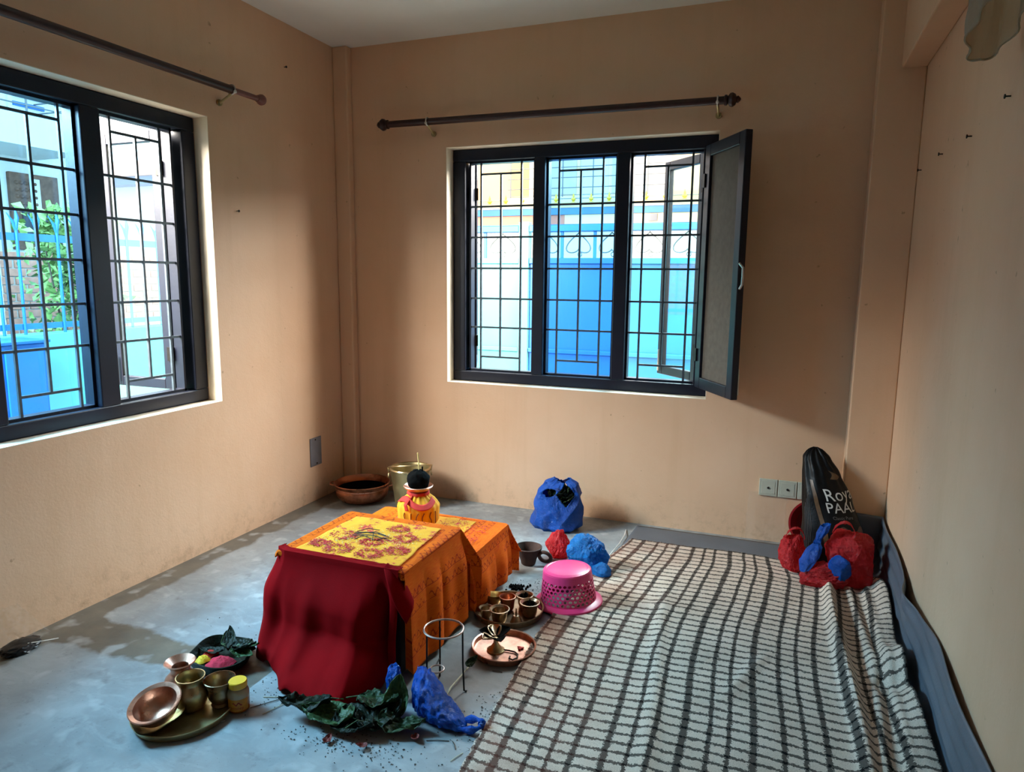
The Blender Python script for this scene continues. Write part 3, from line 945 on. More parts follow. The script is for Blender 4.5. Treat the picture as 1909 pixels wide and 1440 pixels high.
# dusty plastic sleeve hanging high on the right wall
def sleeve(u, v):
    a = 2 * pi * u
    ry, rx = .135 + .008 * sin(3 * a), .05
    z = 2.055 + v * .42
    w = .008 * sin(7 * a + 9 * v) + .006 * nz(cos(a) * 3, v * 5, sin(a) * 3)
    return (3.125 + (rx + w) * cos(a), -1.715 + (ry + w) * sin(a) * (1 - .0 * v) , z - .09 * (sin(a)) * (1 - v) * .5 - .02 * (1 - v))
hs = tag(empty('hanging_sleeve', (3.125, -1.715, 2.02)), 'dusty translucent plastic sleeve hanging high on the right wall', 'plastic bag')
sl = MB().grid(64, 24, sleeve, closed_u=True)
sl.v = [(v[0] - 3.125, v[1] + 1.715, v[2] - 2.02) for v in sl.v]
sl.build('sleeve_body', M['dustfilm'], hs, smooth=True)
hem = [Vector(sleeve(i / 64, 0)) - Vector((3.125, -1.715, 2.02)) for i in range(64)]
MB().tube(hem, .003, 6, closed=True).build('gathered_hem', M['dustfilm'], hs, smooth=True)
MB().tube([(.03, 0, .42), (.085, 0, .44)], .004, 6).build('hook', M['nail'], hs)

# ================================================================== MAT AND BLANKET
def mat_fn(u, v):
    # v: along the room from the back wall towards the viewer; u: from the left edge over the floor and up the right wall
    y = lerp(-.045, -3.3, v)
    L = 1.13 + .26
    s = u * 1.50
    x0 = 1.98 + .02 * sin(y * 3)
    top = .262 + .022 * sin(y * 2.3 + .4) + .012 * sin(y * 7.1) - .02 * sstep(-1.2, -2.2, y)
    xe = 3.150
    flat = xe - x0
    if y > -.13: xe -= 0
    r = .045
    arc = r * pi / 2
    total = flat + arc + (top - r)
    s = u * total
    dent = .030 * math.exp(-((y + 1.02) / .10) ** 2) + .012 * math.exp(-((y + 1.75) / .2) ** 2)
    if s < flat:
        x, z = x0 + s, .004 + .002 * nz(s * 6, y * 6)
    elif s < flat + arc:
        a = (s - flat) / r
        x, z = xe + r * sin(a), .004 + r * (1 - cos(a))
    else:
        h = s - flat - arc
        k = h / max(.01, top - r)
        rib = .0045 * sin(h * 95 + 1.5 * sin(y * 2)) + .003 * nz(h * 20, y * 3)
        x, z = xe + r - .004 + rib + .008 * k - dent * k, .004 + r + h
    if y > -.135 and x > 3.005: x = min(x, 3.005)
    return (min(x, XR - .006), y, z)
mo = MB().grid(110, 120, mat_fn)
mato = tag(mo.build('floor_mat', M['mat'], smooth=True, solid=.004), 'grey ribbed vinyl mat under the blanket curling up the right wall', 'mat')

BL = [(0, 1.990), (.30, 1.990), (.75, 1.915), (1.2, 1.862), (1.45, 1.852), (1.9, 1.878), (2.3, 1.90), (2.9, 1.96)]
def blanket_fn(u, v):
    s = v * 2.55                                   # distance from the back edge
    yl = -.292 - s
    xl = interp(BL, -yl)[0]
    xr = 3.165 + .012 * sin(s * 5) - .05 * sstep(.25, 0, s)
    x = lerp(xl, xr, u)
    # back edge sags towards the right
    y = yl - .012 * sin(u * 9) - .06 * sstep(.55, 1.0, u) * (1 - sstep(0, .9, s)) - .03 * u * 0
    z = .014 + .004 * nz(x * 5, y * 5) + .006 * max(0, nz(x * 2.3 + 4, y * 2.3)) 
    # soft creases across the middle
    z += .010 * math.exp(-((x - 2.33 - .06 * sin(y * 2.1)) / .030) ** 2) * sstep(-.7, -1.2, y) * (1 - sstep(-2.0, -2.5, y))
    z += .012 * math.exp(-((x - 2.62 - .35 * (y + 1.5)) / .028) ** 2) * sstep(.25, .05, abs(y + 1.45))
    z += .009 * math.exp(-((y + 1.02 - .12 * (x - 2.4)) / .025) ** 2) * sstep(.25, .0, abs(x - 2.25))
    # raised pleat running along the right side
    fx = 2.968 + .022 * sin(y * 2.4)
    d = (x - fx)
    z += .048 * math.exp(-(d / .022) ** 2) * sstep(-.42, -.62, y) * (1 - .35 * sstep(-1.2, -1.9, y))
    z += .016 * math.exp(-((x - 3.045 - .015 * sin(y * 4)) / .016) ** 2)
    z += .014 * math.exp(-((x - 3.105) / .014) ** 2)
    z += .05 * sstep(3.07, 3.17, x) + .02 * sstep(3.12, 3.17, x) * sin(y * 8)
    # pocket where the edge lifts off the mat
    z += .045 * math.exp(-((y + 1.22) / .10) ** 2) * sstep(3.02, 3.12, x)
    z -= .03 * math.exp(-((y + 1.36) / .05) ** 2) * sstep(3.03, 3.08, x)
    # frayed, slightly uneven border
    e = .006 * nz(s * 40, 1.3)
    if u == 0: x += e
    if v == 0: y += .006 * nz(u * 60, 7.7)
    return (x, y, max(z, .012))
bb = MB().grid(230, 300, blanket_fn, lambda u, v: (u * 1.30, v * 2.55))
blk = empty('checked_blanket', (2.5, -1.5, 0))
tag(blk, 'cream woollen blanket with black check lines spread over the floor', 'blanket')
bb.v = [(a - 2.5, c + 1.5, d) for a, c, d in bb.v]
bb.build('blanket_cloth', M['blanket'], blk, smooth=True, solid=.007)
# short frayed threads along the back and left borders
fr = MB()
random.seed(11)
for i in range(420):
    if i % 3:
        u, v = random.random() * .8, 0
        p = Vector(blanket_fn(u, 0)); d = Vector((random.gauss(0, .4), 1, random.gauss(.1, .3)))
    else:
        u, v = 0, random.random()
        p = Vector(blanket_fn(0, v)); d = Vector((-1, random.gauss(0, .4), random.gauss(.1, .3)))
    p -= Vector((2.5, -1.5, 0)); d.normalize()
    l = random.uniform(.006, .02)
    w_ = Vector((d.y, -d.x, 0)) * .0012
    fr.add([p - w_, p + w_, p + d * l + Vector((0, 0, -.003))], [(0, 1, 2)])
tag(fr.build('frayed_threads', M['twig'], blk, recalc=False), kind='stuff')

# ================================================================== ALTAR TABLES AND CLOTHS
def low_table(loc, sx, sy, h, label):
    e = tag(empty('low_table', loc), label, 'table', 'low wooden altar tables')
    MB().box(-sx / 2, sx / 2, -sy / 2, sy / 2, h - .03, h).build('tabletop', M['wood'], e, bevel=.004)
    for a in (-1, 1):
        for c in (-1, 1):
            x, y = a * (sx / 2 - .035), c * (sy / 2 - .035)
            MB().box(x - .022, x + .022, y - .022, y + .022, 0, h - .03).build('leg', M['wood'], e, bevel=.003)
    for c in (-1, 1):
        y = c * (sy / 2 - .035)
        MB().box(-sx / 2 + .057, sx / 2 - .057, y - .01, y + .01, h - .10, h - .03).build('apron', M['wood'], e)
        x = c * (sx / 2 - .035)
        MB().box(x - .01, x + .01, -sy / 2 + .057, sy / 2 - .057, h - .10, h - .03).build('apron', M['wood'], e)
    return e
T1c, T1s, T1h = (1.250, -1.667), (.505, .45), .395
T2c, T2s, T2h = (1.215, -1.195), (.63, .42), .262
low_table((T1c[0], T1c[1], 0), T1s[0], T1s[1], T1h, 'taller dark wooden altar table under the red and saffron cloths')
low_table((T2c[0], T2c[1], 0), T2s[0], T2s[1], T2h, 'lower dark wooden altar table behind, under the saffron cloth')

def drape(c, s, h, ext, folds, flare=.75, floor=.006, seed=0, ampl=.012):
    """cloth laid over a box: ext = overhang left, right, front, back"""
    el, er, ef, eb = ext
    hx, hy = s[0] / 2 + .006, s[1] / 2 + .006
    def fn(u, v):
        px = lerp(-hx - el, hx + er, u)
        py = lerp(-hy - ef, hy + eb, v)
        ox = max(0, abs(px) - hx); oy = max(0, abs(py) - hy)
        sx_, sy_ = (1 if px > 0 else -1), (1 if py > 0 else -1)
        if ox == 0 and oy == 0:
            return (c[0] + px, c[1] + py, h + .004 + .003 * nz(px * 9 + seed, py * 9))
        if ox > 0 and oy > 0:
            drop = max(ox, oy) + .25 * min(ox, oy)
            fl = min(ox, oy) * flare
            k = fl * .72
            x = sx_ * (hx + k + .006); y = sy_ * (hy + k + .006)
            # swing round the corner with the longer side
            if ox > oy: y = sy_ * (hy - .0 + oy * .55); x = sx_ * (hx + .01 + fl * .5)
            else: x = sx_ * (hx + ox * .55); y = sy_ * (hy + .01 + fl * .5)
            z = h - drop * .93
        elif ox > 0:
            f = folds * sin(py * 15 + seed + 2 * nz(py * 4, seed)) + .4 * folds * sin(py * 41 + 2 * seed)
            k = sstep(.02, .16, ox)
            x = sx_ * (hx + .008 + .010 * k + abs(f) * k * 1.0 + .03 * ox)
            y = py + .2 * f * k
            z = h + .004 - ox if ox > .012 else h + .004 - ox * .7
        else:
            f = folds * sin(px * 15 + seed + 2 * nz(px * 4, seed)) + .4 * folds * sin(px * 41 + 2 * seed)
            k = sstep(.02, .16, oy)
            y = sy_ * (hy + .008 + .010 * k + abs(f) * k + .03 * oy)
            x = px + .2 * f * k
            z = h + .004 - oy if oy > .012 else h + .004 - oy * .7
        if z < floor:
            over = floor - z
            z = floor + .004 * (1 + nz(x * 20, y * 20))
            if ox >= oy: x += sx_ * over * .7
            else: y += sy_ * over * .7
        return (c[0] + x, c[1] + y, z)
    W_, H_ = 2 * hx + el + er, 2 * hy + ef + eb
    return fn, (W_, H_)

def cloth_obj(name, fn, size, mat, label, cat, n=(110, 110), c=(0, 0), group=None, uvswap=False):
    m = MB().grid(n[0], n[1], fn, (lambda u, v: (v * size[1], u * size[0])) if uvswap else (lambda u, v: (u * size[0], v * size[1])))
    m.v = [(x - c[0], y - c[1], z) for x, y, z in m.v]
    o = m.build(name, mat, None, smooth=True, solid=.0016)
    o.location = (c[0], c[1], 0)
    return tag(o, label, cat, group)

fn, sz = drape(T1c, T1s, T1h, (.012, .375, .02, .13), .012, .9, seed=1.3)
cloth_obj('prayer_cloth', fn, sz, M['orange'], 'saffron script-printed cloth hanging over the right side of the taller altar table', 'cloth', (130, 110), T1c, 'saffron prayer cloths', True)
fn, sz = drape(T2c, T2s, T2h, (.10, .235, .012, .12), .013, .5, seed=3.1)
cloth_obj('prayer_cloth', fn, sz, M['orange'], 'saffron script-printed cloth covering the lower altar table behind', 'cloth', (130, 100), T2c, 'saffron prayer cloths', True)

# yellow cloths lying on top
def flat_cloth(q, z, seed, wr=.003):
    q = [Vector(p) for p in q]
    def fn(u, v):
        p = q[0].lerp(q[1], u).lerp(q[3].lerp(q[2], u), v)
        e = .006
        x = p.x + e * nz(v * 6, seed) * (u > .98) - e * nz(v * 6, seed + 3) * (u < .02)
        y = p.y + e * nz(u * 6, seed + 5)
        w = max(0, nz(p.x * 12 + seed, p.y * 5)) * wr * 2 + wr * abs(sin(p.x * 40 + 8 * nz(p.x * 4, p.y * 4, seed))) * .3
        return (x, y, z + w)
    return fn
fy = flat_cloth([(1.050, -1.900), (1.486, -1.872), (1.455, -1.488), (1.060, -1.490)], T1h + .0085, 2.0)
cloth_obj('yellow_cloth', fy, (.43, .40), M['yellow'], 'yellow cloth scattered with red powder on the taller altar table', 'cloth', (60, 60), (1.26, -1.68), 'yellow offering cloths')
fy2 = flat_cloth([(1.02, -1.385), (1.42, -1.375), (1.40, -1.02), (1.03, -1.02)], T2h + .0085, 5.0)
cloth_obj('yellow_cloth', fy2, (.40, .36), M['yellow'], 'yellow cloth lying on the lower altar table beneath the wrapped pot', 'cloth', (50, 50), (1.22, -1.2), 'yellow offering cloths')

# deep red cloth hung over the front of the taller table
HEM = [(0, .885, -1.66), (.13, .865, -1.80), (.26, .925, -1.935), (.40, 1.05, -2.02), (.52, 1.19, -2.10), (.64, 1.345, -2.165), (.72, 1.43, -2.135), (.80, 1.475, -2.04), (.88, 1.47, -1.965), (1.0, 1.515, -1.915)]
TOP = [(0, .990, -1.60), (.13, .990, -1.75), (.24, .990, -1.885), (.32, 1.03, -1.903), (.8, 1.42, -1.903), (1.0, 1.505, -1.903)]
def red_fn(u, v):
    tx, ty = interp(TOP, u)
    hx, hy = interp(HEM, u)
    hz = .006 + .055 * sstep(.80, .90, u) + .02 * sstep(.2, .0, u)
    if v < .10:                                    # lap lying on the table top
        k = v / .10
        lap = .022 * (1 - k)
        if u < .22:
            return (tx - .012, ty, T1h - .035 + .03 * sstep(.15, .22, u))
        return (tx, ty + lap, T1h + .0125 + .003 * nz(u * 20, v * 30))
    k = (v - .10) / .90
    out = lerp(.30, .62, sstep(.5, .2, u)) * sstep(.0, .42, k) + lerp(.70, .38, sstep(.5, .2, u)) * sstep(.58, 1.0, k)
    x = lerp(tx, hx, out); y = lerp(ty, hy, out)
    amp = .024 * sstep(.05, .7, k)
    f = sin(u * 27 + 1.2 * sin(k * 3)) + .35 * sin(u * 63 + 1.0 + k) + .9 * nz(u * 9, k * 2.2)
    dx, dy = (-.9, -.4) if u < .24 else (-.15, -1)
    x += dx * (.010 + amp * (f + .9) * .5); y += dy * (.010 + amp * (f + .9) * .5)
    # big hollow fold near the right edge, lower swag of the hem
    g = math.exp(-((u - .865) / .045) ** 2) * sstep(.08, .5, k)
    y += .055 * g; x += .02 * g
    z = lerp(T1h + .010, hz, k ** .97)
    pud = sstep(.82, 1.0, k)
    z = max(z + pud * .022 * max(0, sin(u * 38)), .006)
    edge = sstep(.0, .05, k)
    zt = T1h - .035 + .0475 * sstep(.15, .24, u)
    return (x, y, min(z, zt) if k > .03 else zt - .004 * edge)
red_o = cloth_obj('red_cloth', red_fn, (1, 1), M['red'], 'deep red cloth draped over the front of the taller altar table', 'cloth', (170, 90), (1.2, -1.9))
# rolled flap of red cloth at the right corner
fl = MB().grid(24, 14, lambda u, v: (1.44 + .105 * u + .01 * sin(v * 3), -1.885 - .02 * v - .05 * sin(u * 2.4) * v, T1h + .014 - .115 * u * u - .10 * v * (1 - .4 * u) * u + .008 * sin(v * pi)))
fl.v = [(x - 1.49, y + 1.9, z - .35) for x, y, z in fl.v]
fl.build('rolled_flap', M['red'], red_o, smooth=True, solid=.006, loc=(.29, 0, .35))

# ---- offerings strewn on the tables (uncountable)
def scatter(name, mat, pts, size, label, cat, flat=True):
    m = MB()
    for x, y, z in pts:
        s_ = random.uniform(*size)
        q = Matrix.Translation((x, y, z)) @ Matrix.Rotation(random.uniform(0, 6.28), 4, 'Z') @ Matrix.Rotation(random.uniform(-.4, .4), 4, 'X')
        h = s_ * (.25 if flat else .7)
        m.add([q @ Vector(v) for v in [(-s_, -.5 * s_, 0), (s_, -.4 * s_, 0), (.2 * s_, .6 * s_, 0), (0, 0, h)]], [(0, 1, 2), (0, 1, 3), (1, 2, 3), (2, 0, 3)])
    return tag(m.build(name, mat, None), label, cat, None, 'stuff')
def clusters(cs, n, spread, z, bounds):
    out = []
    while len(out) < n:
        c = random.choice(cs)
        a = random.random() * 6.28
        r_ = c[2] * (1 - .45 * random.random() ** 2)
        x, y = c[0] + r_ * cos(a) + random.gauss(0, spread), c[1] + .8 * r_ * sin(a) + random.gauss(0, spread)
        if bounds[0] < x < bounds[1] and bounds[2] < y < bounds[3]: out.append((x, y, z))
    return out
random.seed(21)
CS = [(1.14, -1.70, .05), (1.30, -1.56, .04), (1.38, -1.64, .045), (1.41, -1.76, .04), (1.33, -1.82, .05), (1.20, -1.82, .05), (1.28, -1.72, .04), (1.10, -1.80, .035)]
scatter('red_powder', M['redpetal'], clusters(CS, 1500, .008, T1h + .0135, (1.06, 1.46, -1.87, -1.50)), (.0025, .0075), 'red powder and petals strewn on the yellow cloth of the taller table', 'powder')
scatter('rice_grains', M['grain'], clusters([(1.25, -1.70, .12), (1.35, -1.68, .08), (1.15, -1.74, .06)], 500, .03, T1h + .013, (1.06, 1.46, -1.87, -1.50)), (.002, .004), 'rice grains strewn on the yellow cloth of the taller table', 'rice')
CS2 = [(1.44, -1.12, .05), (1.46, -1.25, .05), (1.36, -1.30, .04), (1.32, -1.08, .06), (1.0, -1.30, .05), (1.40, -1.38, .03)]
scatter('red_powder', M['redpetal'], clusters(CS2, 700, .016, T2h + .0125, (.95, 1.50, -1.39, -1.01)), (.002, .0055), 'red powder and petals strewn on the lower saffron table', 'powder')
sm_ = MB()
for k in range(9):
    a = random.gauss(.5, .5); x, y = 1.235 + random.gauss(0, .03), -1.665 + random.gauss(0, .02)
    l = random.uniform(.04, .09)
    sm_.tube([(x - cos(a) * l, y - sin(a) * l * .5, T1h + .016), (x, y, T1h + .02 + random.random() * .006), (x + cos(a) * l, y + sin(a) * l * .5, T1h + .016)], .0016, 5)
tag(sm_.build('burnt_wicks', M['twig'], None), 'small heap of dark twigs in the middle of the yellow cloth', 'twigs', None, 'stuff')

# ================================================================== VESSELS
def vessel(name, prof, mat, loc, label, cat, n=48, group=None, rot=None, smooth=True):
    o = MB().lathe(prof, n).build(name, mat, None, smooth=smooth, loc=loc)
    if rot: o.rotation_euler = rot
    return tag(o, label, cat, group)

# wide copper pan in the corner
up = tag(empty('copper_pan', (.262, -.232, 0)), 'wide low copper pan standing in the corner of the room', 'pan')
MB().lathe([(0, .004), (.09, .0), (.135, .012), (.160, .04), (.166, .075), (.160, .088), (.163, .094), (.176, .116), (.172, .120), (.156, .094), (.158, .075), (.150, .042), (.12, .02), (0, .012)], 56).build('pan_body', M['copperdark'], up, smooth=True)
MB().lathe([(.157, .080), (.1495, .044), (.119, .0215), (0, .0135)], 56).build('shade_lining', M['soot_and_shade'], up, smooth=True)  # black lining puts the shade inside the pan into colour
MB().lathe([(.161, .084), (.164, .087), (.164, .091), (.161, .093)], 56).build('rim_band', M['copper'], up, smooth=True)
for a in (R(200), R(20)):
    c = Vector((.172 * cos(a), .172 * sin(a), .10)); t = Vector((-sin(a), cos(a), 0)); o_ = Vector((cos(a), sin(a), .3))
    MB().tube([c - t * .03, c - t * .03 + o_ * .022, c + o_ * .03, c + t * .03 + o_ * .022, c + t * .03], .005, 8).build('handle', M['copperdark'], up, smooth=True)
# brass bucket
bu = tag(empty('brass_bucket', (.615, -.245, 0)), 'tall dull brass bucket with wire bail beside the copper pan', 'bucket')
MB().lathe([(0, .006), (.082, .006), (.085, 0), (.09, .006), (.118, .235), (.122, .243), (.125, .25), (.122, .256), (.115, .25), (.112, .235), (.086, .014), (0, .012)], 56).build('bucket_body', M['brassdull'], bu, smooth=True)
MB().lathe([(.118, .244), (.127, .245), (.129, .251), (.126, .257), (.116, .256)], 56).build('rim', M['brass'], bu, smooth=True)
for a in (R(215), R(35)):
    c = Vector((.121 * cos(a), .121 * sin(a), .215)); t = Vector((-sin(a), cos(a), 0)); o_ = Vector((cos(a), sin(a), 0))
    MB().tube([c - t * .018 + Vector((0, 0, .018)), c - t * .018 + o_ * .008, c + o_ * .010 - Vector((0, 0, .018)), c + t * .018 + o_ * .008, c + t * .018 + Vector((0, 0, .018))], .004, 8).build('ear', M['brass'], bu, smooth=True)
A, B_ = Vector((.127 * cos(R(215)), .127 * sin(R(215)), .225)), Vector((.127 * cos(R(35)), .127 * sin(R(35)), .225))
bail = [A, A + Vector((-.003, -.01, .035))]
for i in range(1, 24):
    a = R(215) + R(180) * i / 24
    bail.append(Vector((.128 * cos(a), .128 * sin(a), .262 + .035 * sin(pi * i / 24))))
bail += [B_ + Vector((.005, .005, .035)), B_]
MB().tube(bail, .004, 8).build('bail', M['brass'], bu, smooth=True)

# pot wrapped in yellow cloth on the lower table
M['labelink'] = plain('dark_red_ink', srgb(120, 30, 16), .6, 0, .1)
kz = T2h + .010
ka = tag(empty('wrapped_pot', (1.145, -1.110, kz)), 'copper ritual pot wrapped in yellow cloth with a dark coconut on top', 'pot')
def pleat(r, z, a):
    k = sstep(.085, .13, z)
    return (r * (1 + (.05 * k + .015) * sin(a * 17) + .02 * nz(cos(a) * 3, sin(a) * 3, z * 20)), z)
MB().lathe([(.088, .0), (.094, .01), (.096, .05), (.098, .078), (.094, .088), (.075, .108), (.052, .126), (.046, .134), (.047, .142)], 102, wob=pleat).build('yellow_wrap', M['yellow'], ka, smooth=True)
MB().lathe([(0, .002), (.08, .002), (.085, .05), (.085, .08), (.04, .12), (.042, .145), (.066, .165), (.069, .170), (.066, .173), (.038, .155), (.036, .13), (0, .125)], 48).build('pot_body', M['copper'], ka, smooth=True)
MB().lathe([(.044, .128), (.051, .132), (.052, .140), (.048, .146), (.043, .146)], 48, wob=lambda r, z, a: (r * (1 + .03 * sin(a * 9)), z)).build('red_tie', M['redtie'], ka, smooth=True)
for a0, ln in ((R(-100), .055),):
    MB().grid(4, 12, lambda u, v: ((.05 + .052 * sstep(0, .55, v)) * cos(a0 + (u - .5) * .18 + .15 * v), (.05 + .056 * sstep(0, .55, v)) * sin(a0 + (u - .5) * .18 + .15 * v), .134 - v * ln)).build('tie_end', M['redtie'], ka, smooth=True, solid=.002)
def sash_red(u, v):
    a = R(-150 + 150 * u)
    k = sin(u * pi)
    z = .118 + .014 * sin(u * 7) - .022 * v
    r_ = .053 + (.128 - z) * 1.0 + .012
    return (r_ * cos(a), r_ * sin(a), z)
MB().grid(30, 5, sash_red).build('red_sash', M['redtie'], ka, smooth=True, solid=.002)
co = MB()
def coc(u, v):
    a, t = 2 * pi * u, pi * v
    r_ = .053 * (1 + .10 * nz(cos(a) * 3, sin(a) * 3, t * 2) + .05 * nz(cos(a) * 9, sin(a) * 9, t * 7))
    return (r_ * sin(t) * cos(a), r_ * sin(t) * sin(a), .197 - r_ * .92 * cos(t) * -1)
co.grid(40, 24, coc, closed_u=True).build('coconut', M['soot_and_shade'], ka, smooth=True, weld=True)
for k, (a0, sg) in enumerate(((-100, 1), (-82, 0), (-62, 2), (-46, 2), (-28, 3), (-12, 0))):
    pts = []
    for i in range(13):
        t_ = i / 12
        da = {0: 0, 1: 3 * sin(t_ * 6), 2: -6 * sin(t_ * pi), 3: 3 * sin(t_ * 7)}[sg]
        a = R(a0 + da); r_ = .100 + .001 * sin(a * 17)
        pts.append((r_ * cos(a), r_ * sin(a), .008 + .058 * t_))
    MB().tube(pts, .0022, 5).build('painted_stroke', M['labelink'], ka)
MB().tube([(.004, .0, .22), (.002, .002, .28), (-.004, .004, .325)], .0032, 6).build('incense_stick', M['grain'], ka)
MB().tube([(.02, .0, .22), (.021, .002, .262)], .004, 6).build('stub', M['soot_and_shade'], ka)

# clay mug
mg = tag(empty('clay_mug', (1.578, -.785, 0)), 'dark clay cup with looped handle behind the pink basket', 'cup')
MB().lathe([(0, .003), (.030, 0), (.036, .006), (.042, .03), (.054, .062), (.066, .080), (.068, .090), (.063, .092), (.056, .078), (.046, .055), (.036, .02), (0, .014)], 44).build('cup_body', M['clay'], mg, smooth=True)
MB().tube([(.05 + .036 + .030 * cos(a), -.012 * sin(a), .05 + .028 * sin(a)) for a in [2 * pi * i / 20 for i in range(20)]], .0095, 10, closed=True).build('handle', M['clay'], mg, smooth=True)

# ---- upturned pink basket with round holes
bk_ = tag(empty('plastic_basket', (1.884, -1.118, .008)), 'upturned pink plastic basket with rows of round holes', 'basket')
bk_.rotation_euler = (0, R(-4), 0)
RB, RT, HB = .122, .103, .146
def wallp(a, h): 
    r_ = lerp(RB, RT, h / HB)
    return (r_ * cos(a), r_ * sin(a), h)
wb = MB()
rows, cols = 6, 34
z0, z1 = .022, .118
rh = (z1 - z0) / rows
for r_ in range(rows):
    for c_ in range(cols):
        da = 2 * pi / cols
        ac = (c_ + (.5 if r_ % 2 else 0)) * da
        zc_ = z0 + (r_ + .5) * rh
        outer, inner = [], []
        for i in range(12):
            t = 2 * pi * i / 12 + pi / 12
            ca, sa = cos(t), sin(t)
            k = 1 / max(abs(ca), abs(sa))
            outer.append(wallp(ac + ca * k * da / 2, zc_ + sa * k * rh / 2))
            inner.append(wallp(ac + ca * da * .36, zc_ + sa * rh * .40))
        wb.add(outer + inner, [(i, (i + 1) % 12, 12 + (i + 1) % 12, 12 + i) for i in range(12)])
n_ = 68
for za, zb_ in ((.0, z0), (z1, HB)):
    wb.add([wallp(2 * pi * i / n_, za) for i in range(n_)] + [wallp(2 * pi * i / n_, zb_) for i in range(n_)], [(i, (i + 1) % n_, n_ + (i + 1) % n_, n_ + i) for i in range(n_)])
wb.build('perforated_wall', M['pink'], bk_, solid=.003, weld=True)
MB().lathe([(RT, HB - .004), (RT - .002, HB + .004), (RT - .012, HB + .008), (RT - .016, HB + .006), (RT - .02, HB + .008), (0, HB + .008), (0, HB + .005), (RT - .004, HB + .002)], 64).build('base_disc', M['pink'], bk_, smooth=True)
MB().lathe([(RB - .002, .020), (RB + .012, .016), (RB + .024, .010), (RB + .026, .004), (RB + .023, .003), (RB + .010, .011), (RB - .003, .015)], 64).build('rim', M['pink'], bk_, smooth=True)

# ---- big brass tray with cups
def tray(name, loc, r, h, mat, label, wall=.0025):
    pr = [(0, .003), (r * .93, .003), (r * .95, 0), (r * .97, .002), (r, h * .9), (r + .004, h), (r + .002, h + .002), (r - .003, h), (r * .955, .007), (r * .9, .0055), (0, .0055)]
    return vessel(name, pr, mat, loc, label, 'tray', 64)
tray('brass_tray', (1.672, -1.300, 0), .148, .028, M['bronze'], 'round dark brass tray crowded with small cups beside the pink basket')
TZ = .006
def cup(loc, r, h, mat, label, flare=1.12, rot=None):
    pr = [(0, .002), (r * .6, 0), (r * .68, .004), (r * .82, h * .25), (r * .9, h * .7), (r * flare, h * .97), (r * flare * 1.05, h), (r * flare * .95, h * 1.01), (r * .84, h * .88), (r * .8, h * .3), (r * .6, .006), (0, .005)]
    return vessel('ritual_cup', pr, mat, loc, label, 'cup', 36, 'small cups on the brass tray', rot)
cup((1.770, -1.305, TZ), .036, .062, M['bronze'], 'brass cup nearest the pink basket on the brass tray')
cup((1.722, -1.235, TZ), .033, .056, M['bronze'], 'brass cup at the back of the brass tray holding burnt wicks')
cup((1.672, -1.400, TZ), .036, .058, M['bronze'], 'largest brass cup at the front of the brass tray')
cup((1.606, -1.385, TZ), .026, .045, M['bronze'], 'smallest brass cup at the left front of the brass tray')
cup((1.665, -1.290, TZ), .034, .062, M['copperdark'], 'straight copper tumbler in the middle of the brass tray', 1.0)
# leaf-shaped spouted cup
lv = MB()
def boat(u, v, inner):
    a = 2 * pi * u
    pt = 1 + .55 * max(0, cos(a)) ** 5
    r_ = (.040 - (.003 if inner else 0)) * pt * (.45 + .55 * sstep(0, 1, v))
    return (r_ * cos(a), r_ * .78 * sin(a), (.004 if inner else 0) + .046 * v + .008 * v * max(0, cos(a)) ** 3)
lv.grid(40, 8, lambda u, v: boat(u, v, False), closed_u=True)
lv.grid(40, 8, lambda u, v: boat(u, 1 - v, True), closed_u=True)
b0 = len(lv.v)
lv.add([boat(i / 40, 0, False) for i in range(40)], [tuple(range(40))])
lv.add([boat(i / 40, 0, True) for i in range(40)], [tuple(range(40))])
o = lv.build('spouted_cup', M['brass'], None, smooth=True, loc=(1.596, -1.268, TZ), weld=True); o.rotation_euler = (0, 0, R(195))
tag(o, 'leaf-shaped brass spouted cup at the back left of the brass tray', 'cup', 'small cups on the brass tray')
bl_ = MB().lathe([(0, .03), (.012, .028), (.018, .018), (.022, .006), (.026, 0), (.024, 0), (.018, .008), (0, .024)], 28)
bl_.tube([(0, 0, .028), (0, 0, .06)], [.005, .003], 8)
o = bl_.build('hand_bell', M['bronze'], None, smooth=True, loc=(1.735, -1.372, TZ)); tag(o, 'small dark brass hand bell at the front right of the brass tray', 'bell')
# burnt wicks in the back cups
for (x, y), lb in (((1.722, -1.235), 'black burnt wick tuft in the back cup of the brass tray'), ((1.770, -1.300), 'black burnt wick stub in the cup nearest the basket')):
    m = MB()
    for k in range(14):
        a = random.random() * 6.28; l = random.uniform(.01, .024)
        m.tube([(0, 0, .0), (cos(a) * l * .4, sin(a) * l * .4, .03), (cos(a) * l, sin(a) * l, .046 + random.random() * .012)], [.004, .004, .002], 5)
    tag(m.build('burnt_wick', M['soot_and_shade'], None, loc=(x, y, TZ + .006)), lb, 'wick')

# ---- copper plate with the petal lamp
tray('copper_plate', (1.768, -1.590, 0), .119, .024, M['copper'], 'round copper plate with rolled rim in front of the brass tray')
lm = tag(empty('petal_lamp', (1.742, -1.608, .006)), 'small brass petal-shaped oil lamp on the copper plate', 'lamp')
MB().lathe([(0, 0), (.034, 0), (.034, .004), (.022, .012), (.010, .03), (.008, .042), (.014, .05), (0, .052)], 32).build('foot', M['brass'], lm, smooth=True)
for k in range(5):
    a = R(60 + k * 62)
    def petal(u, v, a=a):
        l = .008 + .060 * v
        w_ = .027 * sin(pi * min(1, .08 + v * .95)) ** .7 * (u - .5) * 2
        z = .052 + .012 * v + .016 * ((u - .5) * 2) ** 2 * sin(pi * v) + .006 * v * v
        return (l * cos(a) - w_ * sin(a), l * sin(a) + w_ * cos(a), z)
    MB().grid(10, 12, petal).build('petal', M['bronze'] if k % 2 else M['soot_and_shade'], lm, smooth=True, solid=.0025)
